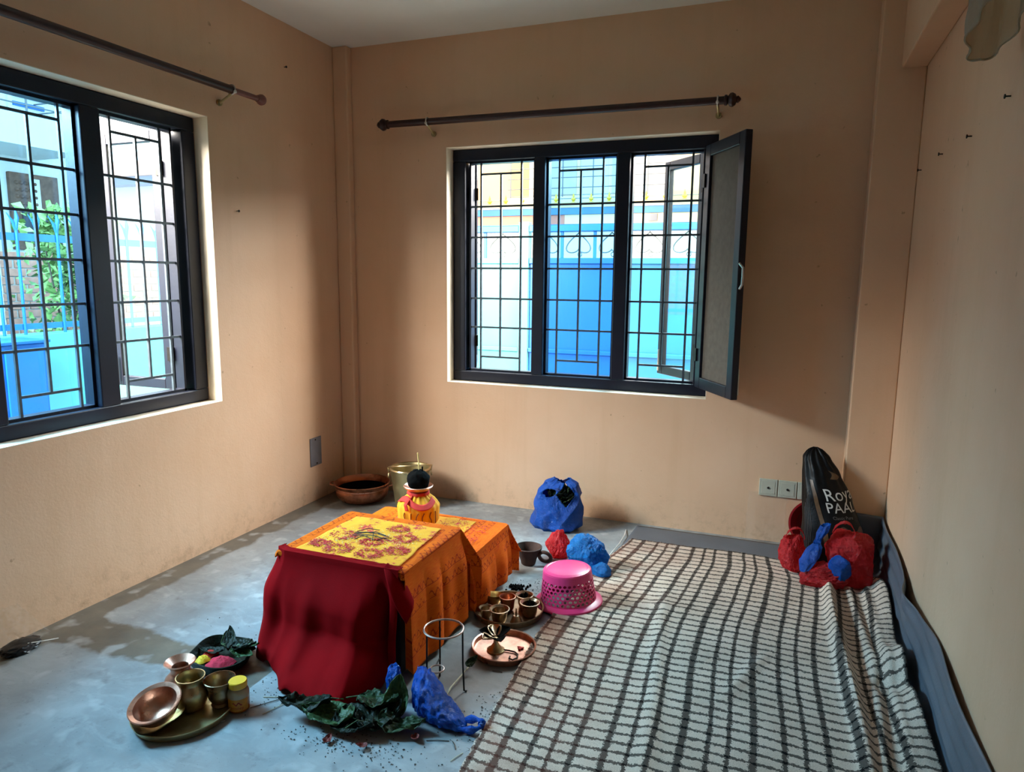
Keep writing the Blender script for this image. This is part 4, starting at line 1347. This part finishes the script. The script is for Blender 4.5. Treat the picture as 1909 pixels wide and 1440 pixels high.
stg = [(1.765, -1.603, .010), (1.79, -1.60, .011), (1.815, -1.600, .010), (1.832, -1.612, .010), (1.838, -1.635, .010), (1.828, -1.655, .010), (1.812, -1.650, .010), (1.81, -1.636, .010)]
tag(MB().tube([(a - 1.8, b - -1.62, c) for a, b, c in stg], .0032, 6).build('cord', M['twig'], None, smooth=True, loc=(1.8, -1.62, 0)), 'thin dark curled cord lying in the copper plate', 'cord')
tag(MB().lathe([(0, 0), (.012, .001), (.010, .005), (0, .006)], 9, wob=lambda r, z, a: (r * (1 + .4 * sin(a * 3)), z)).build('dried_petal', M['redpetal'], None, loc=(1.825, -1.565, .007)), 'small dried red petal in the copper plate', 'petal')

# ---- ring tripod
rs = tag(empty('ring_stand', (1.668, -1.898, 0)), 'thin iron ring stand on three legs beside the altar table', 'stand')
MB().tube([(.067 * cos(a), .067 * sin(a), .22) for a in [2 * pi * i / 40 for i in range(40)]], .0035, 8, closed=True).build('ring', M['ironring'], rs, smooth=True)
for a in (R(8), R(128), R(240)):
    c, s_ = cos(a), sin(a)
    MB().tube([(.067 * c, .067 * s_, .22), (.068 * c, .068 * s_, .1), (.072 * c, .072 * s_, .004), (.082 * c, .082 * s_, .003)], .0032, 8).build('leg', M['iron'], rs, smooth=True)
MB().tube([(.024 * cos(a) - .02, .024 * sin(a) - .012, .075) for a in [2 * pi * i / 24 for i in range(24)]], .003, 6, closed=True).build('lower_ring', M['ironring'], rs, smooth=True)
for a in (R(128), R(240)):
    MB().tube([(.07 * cos(a), .07 * sin(a), .075), (-.02 + .024 * cos(a), -.012 + .024 * sin(a), .075)], .0025, 6).build('spoke', M['iron'], rs)

# ---- vessels at the lower left
PZ = .007
tray('brass_plate', (.952, -2.335, 0), .150, .022, M['brassdull'], 'round brass plate carrying pots at the lower left of the floor')
vessel('copper_pot', [(0, .003), (.034, 0), (.04, .004), (.052, .035), (.053, .055), (.048, .068), (.034, .082), (.030, .09), (.031, .105), (.046, .117), (.050, .121), (.047, .124), (.040, .118), (.026, .106), (.025, .09), (.03, .08), (.045, .055), (.035, .008), (0, .007)], M['copper'], (.876, -2.268, PZ), 'copper water pot with flared lip at the back of the brass plate', 'pot')
vessel('brass_pot', [(0, .003), (.036, 0), (.042, .005), (.051, .03), (.052, .056), (.047, .07), (.040, .084), (.038, .09), (.044, .104), (.045, .108), (.042, .108), (.035, .09), (.044, .06), (.04, .012), (0, .008)], M['brass'], (.957, -2.305, PZ), 'brass water pot in the middle of the brass plate', 'pot')
vessel('brass_cup', [(0, .003), (.026, 0), (.030, .006), (.026, .014), (.036, .03), (.040, .045), (.036, .06), (.047, .086), (.050, .092), (.047, .093), (.033, .062), (.036, .045), (.03, .026), (0, .02)], M['bronze'], (1.036, -2.262, PZ), 'flared dark brass cup at the right of the brass plate', 'cup')
vessel('copper_bowl', [(0, .0), (.028, .002), (.053, .015), (.066, .036), (.070, .053), (.077, .058), (.079, .062), (.076, .064), (.064, .058), (.061, .038), (.049, .020), (.026, .006), (0, .005)], M['copper'], (.927, -2.402, .026), 'tilted copper bowl with pale rim lying on the brass plate', 'bowl', 56, None, (R(19), R(2), 0))
# shallow spouted brass dish under the tilted bowl
def dish(u, v, inner):
    a = 2 * pi * u
    pt = 1 + .42 * max(0, cos(a)) ** 9
    r_ = (.080 - (.003 if inner else 0)) * pt * (.55 + .45 * v)
    return (r_ * cos(a), r_ * sin(a), (.003 if inner else 0) + .026 * v)
sp = MB()
sp.grid(48, 8, lambda u, v: dish(u, v, False), closed_u=True)
sp.grid(48, 8, lambda u, v: dish(u, 1 - v, True), closed_u=True)
sp.add([dish(i / 48, 0, False) for i in range(48)], [tuple(range(48))])
sp.add([dish(i / 48, 0, True) for i in range(48)], [tuple(range(48))])
o = sp.build('spouted_dish', M['brass'], None, smooth=True, loc=(.918, -2.400, PZ + .002), weld=True); o.rotation_euler = (0, 0, R(-62))
tag(o, 'shallow pale brass dish with pointed spout beneath the tilted copper bowl', 'dish')

# honey jar
hj = tag(empty('honey_jar', (1.098, -2.248, 0)), 'small honey jar with yellow lid beside the brass plate', 'jar')
t = NT('honey'); t.color(srgb(186, 104, 22)); t.rough(.12); t.set(Transmission_Weight=.25); M['honey'] = t.m
M['jarclear'] = plain('cloudy_jar_plastic', srgb(176, 160, 128), .15, 0, .06)
M['lid'] = plain('yellow_lid', srgb(240, 186, 46), .4, 0, .05)
M['label'] = plain('honey_label', srgb(196, 128, 28), .5, 0, .25, 30)
M['labelred'] = plain('label_red_ink', srgb(150, 40, 20), .5, 0, .1)
MB().lathe([(0, 0), (.028, 0), (.033, .004), (.034, .02), (.034, .045), (0, .045)], 40).build('jar_base', M['honey'], hj, smooth=True)
MB().lathe([(.034, .045), (.034, .062), (.030, .072), (.024, .077), (.024, .084), (0, .084)], 40).build('jar_shoulder', M['jarclear'], hj, smooth=True)
MB().lathe([(.0282, .080), (.029, .081), (.029, .098), (.027, .101), (0, .101)], 40, wob=lambda r, z, a: (r * (1 + .012 * (sin(a * 40) > 0) * (r > .0285)), z)).build('lid', M['lid'], hj)
MB().grid(24, 4, lambda u, v: (.0347 * cos(R(-115 + 120 * u)), .0347 * sin(R(-115 + 120 * u)), .010 + .040 * v)).build('paper_label', M['label'], hj, smooth=True)

def text_on(fn, txt, size, name, mat, parent, extr=0, res=3):
    """flat lettering bent on to a surface: fn(x, y) -> point"""
    cu = bpy.data.curves.new('lettering', 'FONT')
    cu.body = txt; cu.size = size; cu.resolution_u = res
    cu.align_x = 'CENTER'
    to = bpy.data.objects.new('lettering', cu)
    COL.objects.link(to)
    dg = bpy.context.evaluated_depsgraph_get()
    me = bpy.data.meshes.new_from_object(to.evaluated_get(dg))
    bpy.data.objects.remove(to); bpy.data.curves.remove(cu)
    bm = bmesh.new(); bm.from_mesh(me)
    bmesh.ops.triangulate(bm, faces=bm.faces)
    for _ in range(2):
        lg = [e for e in bm.edges if e.calc_length() > size * .18]
        if lg: bmesh.ops.subdivide_edges(bm, edges=lg, cuts=1)
    for v in bm.verts: v.co = Vector(fn(v.co.x, v.co.y))
    bm.to_mesh(me); bm.free()
    o = bpy.data.objects.new(name, me); COL.objects.link(o)
    me.materials.clear(); me.materials.append(mat); o.parent = parent
    return o
text_on(lambda x, y: (.0352 * cos(R(-55) + x / .0352), .0352 * sin(R(-55) + x / .0352), .017 + y), 'Honey', .015, 'label_lettering', M['labelred'], hj)
MB().tube([(.0355 * cos(R(-55) + k), .0355 * sin(R(-55) + k), .036 + .004 * sin(k * 14)) for k in [(-.4 + i * .04) for i in range(21)]], .0018, 5).build('label_flourish', M['labelred'], hj)

# leaf bowl with powders
lb_ = tag(empty('leaf_bowl', (.848, -2.058, 0)), 'dark shallow bowl of leaves and red powder left of the red cloth', 'bowl')
def lbw(r, z, a): return (r * (1 + .03 * sin(a * 5 + 1)), z + .008 * sin(a * 3) * (z > .03))
MB().lathe([(0, .004), (.075, .0), (.095, .012), (.112, .045), (.116, .050), (.112, .051), (.090, .018), (0, .012)], 56, wob=lbw).build('bowl_body', M['leafdark'], lb_, smooth=True)
random.seed(5)
def blob_disc(cx, cy, r, z, h, seed):
    return lambda u, v: (cx + r * v * cos(2 * pi * u) * (1 + .25 * nz(cos(2 * pi * u) * 2, sin(2 * pi * u) * 2, seed)), cy + r * v * sin(2 * pi * u) * (1 + .25 * nz(cos(2 * pi * u) * 2 + 5, sin(2 * pi * u) * 2, seed)), z + h * (1 - v * v) + .004 * nz(u * 9, v * 7, seed))
MB().grid(30, 10, blob_disc(.022, -.030, .050, .020, .022, 1), closed_u=True).build('red_powder_heap', M['redpowder'], lb_, smooth=True)
MB().grid(24, 8, blob_disc(-.055, -.035, .026, .020, .016, 2), closed_u=True).build('yellow_petals', M['yellowpetal'], lb_, smooth=True)
MB().grid(24, 8, blob_disc(-.06, .01, .028, .020, .016, 3), closed_u=True).build('orange_petals', M['redtie'], lb_, smooth=True)

def leaf_pt(L, Wd, curl, fold, wav, seed, s_, v):
    w_ = Wd * (sin(pi * min(1, .03 + v ** .75 * .97)) ** .62) * (1 - .25 * v)
    x = s_ * w_
    z = fold * abs(x) + curl * (v - .45) ** 2 * L + wav * .6 * sin(v * 11 + seed) * s_ * s_
    z += wav * 1.6 * nz(s_ * 1.3 + seed, v * 3.2) + wav * .8 * (1 - abs(nz(s_ * 3 + seed * 2, v * 7)) * 2.5)
    return Vector((x, L * v, z))
def leaf_mesh(L, Wd, curl=.3, fold=.2, wav=.006, seed=0, tip=1.0):
    return MB().grid(20, 26, lambda u, v: leaf_pt(L, Wd, curl, fold, wav, seed, (u - .5) * 2, v))
def leaf_rib(L, Wd, curl=.3, fold=.2, wav=.006, seed=0):
    p0 = leaf_pt(L, Wd, curl, fold, wav, seed, 0, 0)
    pts = [p0 + Vector((.004, -.04, -.006))] + [leaf_pt(L, Wd, curl, fold, wav, seed, 0, k / 9) + Vector((0, 0, .0006)) for k in range(9)]
    return MB().tube(pts, [.0022] + [.0020 - .00018 * k for k in range(9)], 6)

for k in range(8):
    o = leaf_mesh(.085 + .02 * random.random(), .026, .5, .4, .004, k).build('leaf', M['leafdark'] if k % 3 else M['leafpale'], lb_, smooth=True, solid=.0008)
    a = random.uniform(-.6, 3.6)
    o.location = (.02 + .02 * cos(a), .015 + .02 * sin(a), .030 + .004 * k)
    o.rotation_euler = (random.uniform(-.1, .4), random.uniform(-.4, .4), a - pi / 2)

# ================================================================== BAGS
def crumple(loc, rad, seed, mat, name, label, cat='plastic bag', amt=.16, freq=2.2, neck=None, sub=6, facets=60, parent=None, rot=None, group=None):
    """a filled or crushed bag: a ball pressed flat by many random planes, then creased"""
    rnd = random.Random(seed * 101)
    planes = []
    for _ in range(facets):
        d = Vector((rnd.gauss(0, 1), rnd.gauss(0, 1), rnd.gauss(0, .8))).normalized()
        planes.append((d, rnd.uniform(.74, .97)))
    bm = bmesh.new()
    bmesh.ops.create_icosphere(bm, subdivisions=sub, radius=1)
    rx, ry, rz = rad
    so = Vector((seed * 7.3, seed * 3.1, seed * 1.7))
    for v in bm.verts:
        p = v.co.copy()
        f = 1.0
        for d, o in planes:
            k = p.dot(d)
            if k * f > o: f = min(f, o / k)
        n1 = 1 - abs(noise.noise(p * freq + so)) * 2.4
        n2 = 1 - abs(noise.noise(p * freq * 2.7 + so * 2)) * 2.4
        n3 = 1 - abs(noise.noise(p * freq * 5.5 + so * 3 + Vector((n1, n2, 0)) * .4)) * 2.4
        f *= 1 + amt * (.42 * n1 + .26 * n2 + .20 * n3 - .4)
        q = p * f
        if neck and p.z > neck[0]:
            k = sstep(neck[0], 1, p.z)
            q.x *= 1 - neck[1] * k; q.y *= 1 - neck[1] * k; q.z *= 1 + neck[2] * k
        q = Vector((q.x * rx, q.y * ry, q.z * rz))
        zf = -rz * .62
        if q.z < zf: q.z = zf + (q.z - zf) * .06
        v.co = q
    zm = min(v.co.z for v in bm.verts)
    for v in bm.verts: v.co.z -= zm
    me = bpy.data.meshes.new(name); bm.to_mesh(me); bm.free()
    me.shade_smooth()
    mark_sharp(me, 30)
    o = bpy.data.objects.new(name, me); COL.objects.link(o)
    me.materials.append(mat)
    o.location = loc
    o.parent = parent
    if rot: o.rotation_euler = rot
    if label: tag(o, label, cat, group)
    return o

# standing blue bag with greens inside, by the back wall
bg = tag(empty('carrier_bag', (1.545, -.235, 0)), 'standing blue carrier bag of green leaves against the back wall', 'plastic bag')
def bagw(u, v):
    a = 2 * pi * u
    h = v * .285
    prof = interp([(0, .118, .085), (.08, .142, .105), (.45, .135, .10), (.72, .115, .085), (.90, .085, .06), (1, .035, .02)], v)
    w = .012 * (1 - abs(nz(cos(a) * 1.6 + 2, sin(a) * 1.6, v * 2.4)) * 3) + .006 * (1 - abs(nz(cos(a) * 4, sin(a) * 4, v * 3 + a)) * 3) * sstep(.3, .9, v)
    lean = .035 * v
    return ((prof[0] + w) * cos(a) + lean, (prof[1] + w) * sin(a), h + .012 * sin(a * 2 + 1) * v)
def keepb(u, v):
    a = (u * 360 + 360) % 360
    # carrying-hole and gaping mouth on the viewer's side
    if ((a - 246) / 22) ** 2 + ((v - .78 + (a - 246) * -.002) / .08) ** 2 < 1: return False
    if abs(a - 300) / 30 + abs(v - .79) / .24 < 1: return False
    if ((a - 60) / 30) ** 2 + ((v - .86) / .08) ** 2 < 1: return False
    return True
MB().grid(120, 70, bagw, keep=keepb, closed_u=True).build('bag_skin', M['bluebag'], bg, smooth=True, solid=.001)
for k in range(16):
    o = leaf_mesh(.10, .03, .6, .5, .006, k).build('leaf', M['leafdark'] if k % 2 else M['leaf'], bg, smooth=True)
    a = k * 2.4
    o.location = (.035 + .045 * cos(a), .03 * sin(a) - .01, .15 + .004 * (k % 8)); o.rotation_euler = (random.uniform(.3, 1.2), random.uniform(-.5, .5), a)
crumple((0.01, 0, .004), (.105, .072, .105), 3, M['leafdark'], 'contents', None, amt=.1, parent=bg, sub=4)

crumple((1.690, -.640, 0), (.068, .06, .08), 2, M['redbag2'], 'carrier_bag', 'small knotted pink-red plastic bag before the standing blue bag', amt=.2, neck=(.2, .35, .3))
sky_bag = crumple((1.865, -.735, 0), (.118, .09, .115), 9, M['skybag'], 'carrier_bag', 'crumpled sky blue plastic bag lying behind the pink basket', amt=.14, freq=1.8)
crumple((.090, -.080, 0), (.055, .035, .05), 14, M['skybag'], 'bag_mouth', None, amt=.2, freq=1.6, sub=4, parent=sky_bag)

# blue bag in front of the red cloth
fb = tag(empty('carrier_bag', (1.66, -2.05, 0)), 'empty royal blue plastic bag sprawled in front of the altar', 'plastic bag')
def frontbag(u, v):
    a = 2 * pi * u
    c = interp([(0, 1.615, -1.985, .010, .010), (.08, 1.615, -1.995, .060, .056), (.35, 1.665, -2.025, .080, .060), (.65, 1.745, -2.055, .062, .036), (.85, 1.800, -2.064, .042, .018), (1, 1.830, -2.068, .016, .008)], v)
    w = 1 + .32 * (.35 - abs(nz(cos(a) * 1.9 + 3, sin(a) * 1.9, v * 7))) + .12 * nz(cos(a) * 5, sin(a) * 5, v * 16)
    x = c[0] + .0 * cos(a); 
    dx, dy = -.35, 1
    return (c[0] + dx * c[2] * w * cos(a) * .6 - 1.66, c[1] + c[2] * w * cos(a) + 2.05, max(.002, c[3] + c[3] * w * sin(a) * .98))
MB().grid(72, 80, frontbag, closed_u=True).build('bag_body', M['bluebag'], fb, smooth=True)
hd = []
for i in range(30):
    a = 2 * pi * i / 30
    hd.append((.160 + .062 * cos(a), -.020 + .024 * sin(a) + .004 * cos(a), .014 + .006 * sin(a * 2) + .012 * max(0, cos(a))))
MB().tube(hd, [.010 + .004 * sin(i * 1.3) for i in range(30)], 8, closed=True).build('bag_handle', M['bluebag'], fb, smooth=True)
o = crumple((-.125, .045, 0), (.036, .030, .075), 6, M['bluebag'], 'bag_corner', None, amt=.22, freq=2, parent=fb, sub=4)

# wilted leaves on the floor before the altar
random.seed(9)
LEAVES = [((1.395, -2.165), R(118), .165, .062, 'leafdark', (.10, .25), .030, 'dark curled leaf at the left end of the leaf heap'),
          ((1.500, -2.195), R(100), .175, .060, 'leafpale', (.05, -.15), .022, 'broad wrinkled pale green leaf in the front of the heap'),
          ((1.440, -2.190), R(-100), .150, .066, 'leafdark', (.05, .25), .016, 'dark leaf folded in the middle of the heap'),
          ((1.470, -2.120), R(-80), .140, .055, 'leaf', (.15, -.2), .034, 'green leaf touching the hem of the red cloth'),
          ((1.580, -2.180), R(-70), .150, .046, 'leaf', (.02, .15), .016, 'narrow leaf at the right end of the leaf heap'),
          ((1.530, -2.215), R(-35), .150, .062, 'leafdark', (.12, .1), .020, 'shadowed leaf under the royal blue bag')]
for k, ((x, y), a, L_, w_, mt, (tx, ty), zz, lab) in enumerate(LEAVES):
    e = tag(empty('wilted_leaf', (x, y, zz), 0), lab, 'leaf', 'wilted leaves before the altar')
    e.rotation_euler = (tx * .5, ty * .6, a)
    leaf_mesh(L_, w_, .55, .25, .010, k * 1.7).build('blade', M[mt], e, smooth=True, solid=.001)
    leaf_rib(L_, w_, .55, .25, .010, k * 1.7).build('midrib', M['leafpale'], e, smooth=True)
e = tag(empty('wilted_leaf', (1.592, -2.100, .004)), 'upright folded leaf standing against the royal blue bag', 'leaf', 'wilted leaves before the altar')
e.rotation_euler = (R(66), R(4), R(12))
leaf_mesh(.130, .046, .3, .55, .007, 4.4).build('blade', M['leafpale'], e, smooth=True, solid=.001)
leaf_rib(.130, .046, .3, .55, .007, 4.4).build('midrib', M['leafpale'], e, smooth=True)

# ---- corner: black sack, red and blue bags, red bowl
sk = tag(empty('rice_sack', (2.98, -.265, 0)), 'black printed rice sack leaning in the right corner', 'sack')
SK = [(0, .00, .0, .125, .080), (.06, .0, .0, .150, .098), (.35, -.010, .01, .138, .09), (.6, -.042, .05, .112, .074), (.8, -.075, .09, .088, .06), (.92, -.098, .112, .062, .045), (.975, -.104, .120, .036, .03), (1, -.105, .125, .006, .006)]
def sackp(a, h, off=0):
    cx, cy, rx, ry = interp(SK, h / .575)
    w = .008 * nz(cos(a) * 2.5, sin(a) * 2.5, h * 7) + .004 * sin(a * 11 + h * 9) * sstep(.3, .55, h)
    return (cx + (rx + w + off) * cos(a), cy + (ry + w + off) * sin(a), h)
MB().grid(72, 60, lambda u, v: sackp(2 * pi * u, v * .575), closed_u=True).build('sack_body', M['sack'], sk, smooth=True)
def sk_text(a0, h0, tilt=0):
    def f(x, y):
        h = h0 + y + x * tilt
        rr = interp(SK, h / .575)[2]
        return sackp(a0 + x / max(.03, rr * .92), h, .0022)
    return f
text_on(sk_text(R(-48), .352, .10), 'Royal', .076, 'sack_lettering', M['sackprint'], sk)
text_on(sk_text(R(-52), .297, .06), 'PAALI', .064, 'sack_lettering', M['sackprint'], sk)
text_on(sk_text(R(-62), .268, .04), 'Classic Pure', .019, 'sack_lettering', M['sackgrey'], sk)
MB().grid(3, 40, lambda u, v: sackp(R(-128 + 10 * u + 26 * (1 - v)), .10 + .33 * v, .003)).build('gold_band', M['sackgold'], sk, smooth=True)
MB().grid(20, 14, lambda u, v: sackp(R(-80 + 62 * u), .14 + .085 * v + .012 * sin(u * 9), .002)).build('printed_food', M['sackfood'], sk, smooth=True)
MB().grid(8, 8, lambda u, v: sackp(R(-66 + 30 * u + 8 * sin(v * 3)), .44 + .04 * v * (1 - .5 * u), .002)).build('printed_emblem', M['sackgold'], sk, smooth=True)
MB().tube([sackp(R(-84) + .05 * cos(t_), .205 + .0065 * sin(t_), .003) for t_ in [2 * pi * i / 14 for i in range(14)]], .0018, 5, closed=True).build('registered_mark', M['sackprint'], sk)
for k in range(5):
    MB().tube([sackp(R(-150 + 4 * k), .06 + .03 * i + .02 * k, .002) for i in range(9)], .0012, 4).build('side_print', M['sackgrey'], sk)

rbw = tag(empty('red_basin', (2.855, -.075, .19)), 'red plastic basin standing on edge behind the black sack', 'basin')
rbw.location = (2.900, -.062, .150)
MB().lathe([(0, .0), (.085, .0), (.10, .02), (.118, .05), (.126, .052), (.126, .056), (.116, .056), (.096, .024), (.082, .005), (0, .005)], 48, (0, 0, 0), Matrix.Rotation(R(82), 4, 'X') @ Matrix.Translation((0, 0, -.03))).build('basin_body', plain('red_basin_plastic', srgb(150, 26, 32), .35, 0, .08), rbw, smooth=True)

red_big = crumple((3.040, -.475, .03), (.120, .115, .165), 21, M['redbag'], 'carrier_bag', 'large bulging red plastic bag in the right corner', amt=.13, freq=1.7)
red_small = crumple((2.795, -.400, .022), (.070, .066, .115), 25, M['redbag2'], 'carrier_bag', 'smaller crumpled red plastic bag at the blanket edge', amt=.2, freq=2.0)
crumple((2.925, -.560, .022), (.115, .07, .075), 29, M['redbag'], 'carrier_bag', 'low red plastic bag in front of the corner heap', amt=.18, freq=1.9)
bl = tag(empty('tied_bag', (2.868, -.535, .04)), 'knotted bright blue plastic bag lying on the red bags', 'plastic bag')
def tied(u, v):
    a = 2 * pi * u
    c = interp([(0, -.025, -.055, .055, .004), (.06, -.022, -.05, .058, .022), (.3, -.008, -.03, .10, .040), (.55, .012, .0, .150, .032), (.66, .022, .012, .172, .014), (.72, .028, .018, .184, .013), (.86, .045, .03, .222, .026), (1, .055, .04, .252, .020)], v)
    w = 1 + .12 * sin(a * 7 + v * 6) * .6 + .15 * nz(cos(a) * 2, sin(a) * 2, v * 6)
    return (c[0] + c[3] * w * cos(a) * 1.0, c[1] + c[3] * w * sin(a) * .8, c[2] + c[3] * .35 * sin(a + 1))
MB().grid(48, 60, tied, closed_u=True).build('bag_body', M['bluebag'], bl, smooth=True)
MB().tube([(.012, .005, .176), (.034, .0, .180), (.036, .022, .182), (.018, .026, .178)], .008, 8, closed=True).build('knot', M['bluebag'], bl, smooth=True)
crumple((2.985, -.575, .07), (.062, .045, .070), 33, M['bluebag'], 'carrier_bag', 'dark blue bag tucked under the large red bag', amt=.15, freq=1.8, sub=4)

for own, (x, y, z), sc_ in ((red_big, (3.000, -.49, .268), 1.0), (red_small, (2.800, -.41, .190), .9)):
    def loop(u, v, sc_=sc_):
        a = pi * u
        w = .016 * (v - .5) * 2 * (1 + .4 * sin(a * 5))
        return (sc_ * (.045 * cos(a) + .006 * nz(u * 5, v * 3)), sc_ * (w + .012 * sin(a * 2)), sc_ * (.055 * sin(a) - .01 + .008 * nz(u * 7, v * 4, 2)))
    MB().grid(36, 8, loop).build('bag_handle', M['redbag2'], own, smooth=True, solid=.001, loc=Vector((x, y, z)) - Vector(own.location))

# ---- clear film: packet by the sockets, wrapper by the left wall
pk = MB().grid(40, 40, lambda u, v: (2.565 + .195 * u + .008 * nz(v * 5, 2.0), -.010 - .035 * (1 - v) - .006 * abs(nz(u * 7, v * 7)) - .006 * abs(nz(u * 15, v * 13, 4)), .012 + .262 * v + .006 * nz(u * 4, 3.0)))
pk.v = [(x - 2.66, y + .03, z - .01) for x, y, z in pk.v]
tag(pk.build('clear_packet', M['film'], None, smooth=True, loc=(2.66, -.03, .01)), 'empty clear plastic packet leaning on the back wall below the outlets', 'packet')
cw = tag(empty('clear_wrapper', (.085, -2.24, 0)), 'clear plastic wrapper leaning on the left wall', 'packet')
MB().grid(36, 36, lambda u, v: (-.070 + .055 * (1 - v) + .010 * abs(nz(u * 6, v * 8, 2)) + .008 * nz(u * 13, v * 11), -.085 + .19 * u * (1 - .45 * v), .004 + .150 * v + .006 * nz(u * 5, 1.0))).build('film', M['film'], cw, smooth=True)
crumple((.0, -.03, 0), (.055, .085, .026), 41, M['black'], 'dark_filling', None, amt=.2, parent=cw, sub=4)
MB().tube([(.03, -.02, .03), (.05, .03, .02), (.055, .08, .006)], .0018, 5).build('seam', M['whitestraw'], cw)

# ---- small floor litter
def strand(name, pts, r, mat, label, cat):
    c = Vector(pts[0])
    tag(MB().tube([Vector(p) - c for p in pts], r, 6).build(name, M[mat], None, smooth=True, loc=c), label, cat)
strand('plastic_strip', [(1.930, -.135, .003), (1.945, -.24, .012), (1.945, -.38, .012), (1.932, -.50, .006), (1.925, -.60, .003)], .0028, 'whitestraw', 'thin white plastic strip on the floor behind the blanket corner', 'strip')
strand('plastic_strip', [(1.036, -2.401, .002), (1.07, -2.36, .004), (1.104, -2.317, .002)], .0016, 'whitestraw', 'short white thread on the floor beside the brass plate', 'thread')
tw = tag(empty('leafy_twig', (1.70, -1.80, .002)), 'pale curved twig with one green leaf beside the ring stand', 'twig')
MB().tube([(.0, -.15, .002), (-.005, -.10, .010), (.002, -.03, .016), (.0, .04, .012), (-.016, .13, .003)], [.0025, .003, .0028, .002, .001], 6).build('stem', M['straw'], tw, smooth=True)
o = leaf_mesh(.055, .017, .4, .3, .003, 2).build('leaf', M['leaf'], tw, smooth=True, solid=.0008); o.location = (.0, .02, .02); o.rotation_euler = (R(25), R(15), R(-20))
random.seed(31)
sticks = [(1.175, -2.18, .9, .07), (1.20, -2.145, .35, .075), (1.225, -2.165, -.2, .06), (1.21, -2.20, 1.2, .05), (1.25, -2.15, .6, .05)]
for k, (x, y, a, l) in enumerate(sticks):
    lab = ['longest straw stub of the bundle left of the leaves', 'straw stub lying level beside the red hem', 'straw stub crossing the bundle near the leaves', 'upright-pointing straw stub nearest the viewer', 'thin straw stub touching the red hem'][k]
    tag(MB().tube([(-cos(a) * l, -sin(a) * l, .002), (0, 0, .003), (cos(a) * l, sin(a) * l, .002)], .0014, 5).build('straw_stub', M['straw' if k % 2 else 'twig'], None, loc=(x, y, 0)), lab, 'straw', 'straw stubs by the leaf heap')
for k, (x, y, a, l, lab) in enumerate([(1.775, -2.155, .35, .035, 'dark twig on the floor below the royal blue bag handle'), (1.80, -1.735, .1, .018, 'short dark twig on the floor before the copper plate'), (1.83, -2.155, -.9, .02, 'tiny twig near the blanket corner'), (1.86, -2.20, 1.2, .025, 'pale stalk by the near left blanket edge')]):
    tag(MB().tube([(-cos(a) * l, -sin(a) * l, .002), (0, .002, .003), (cos(a) * l, sin(a) * l, .002)], .0013, 5).build('fallen_twig', M['twig' if k < 3 else 'straw'], None, loc=(x, y, 0)), lab, 'twig', 'fallen twigs on the floor')
def litter(n, c, sp):
    return [(random.gauss(c[0], sp[0]), random.gauss(c[1], sp[1]), .0015) for _ in range(n)]
pts = litter(260, (1.55, -2.27), (.12, .035)) + litter(120, (1.86, -2.02), (.035, .07)) + litter(70, (1.12, -2.14), (.05, .06)) + litter(90, (1.64, -1.06), (.05, .05)) + litter(60, (.95, -1.9), (.2, .1))
scatter('floor_crumbs', M['dirt'], pts, (.0012, .0042), 'brown crumbs and dirt scattered over the cement floor', 'crumbs', False)
db = MB()
for k in range(60):
    x, y = random.gauss(0, .022), random.gauss(0, .016)
    db.lathe([(0, 0), (.006, .002), (.004, .009), (0, .011)], 6, (x, y, 0))
tag(db.build('ash_heap', M['soot_and_shade'], None, loc=(1.630, -1.065, 0)), 'small heap of black ash behind the brass tray', 'ash', None, 'stuff')
for k, (x, y, lab) in enumerate([(1.466, -2.297, 'fallen pink petal left front of the leaf heap'), (1.593, -2.265, 'curled brownish petal before the leaf heap'), (1.700, -2.168, 'red petal at the right end of the leaf heap')]):
    o = leaf_mesh(.035, .014, .8, .5, .002, k).build('fallen_petal', M['redpetal2'], None, smooth=True, solid=.0006, loc=(x, y, .004)); o.rotation_euler = (.2, .1, k * 2.0)
    tag(o, lab, 'petal', 'fallen petals')
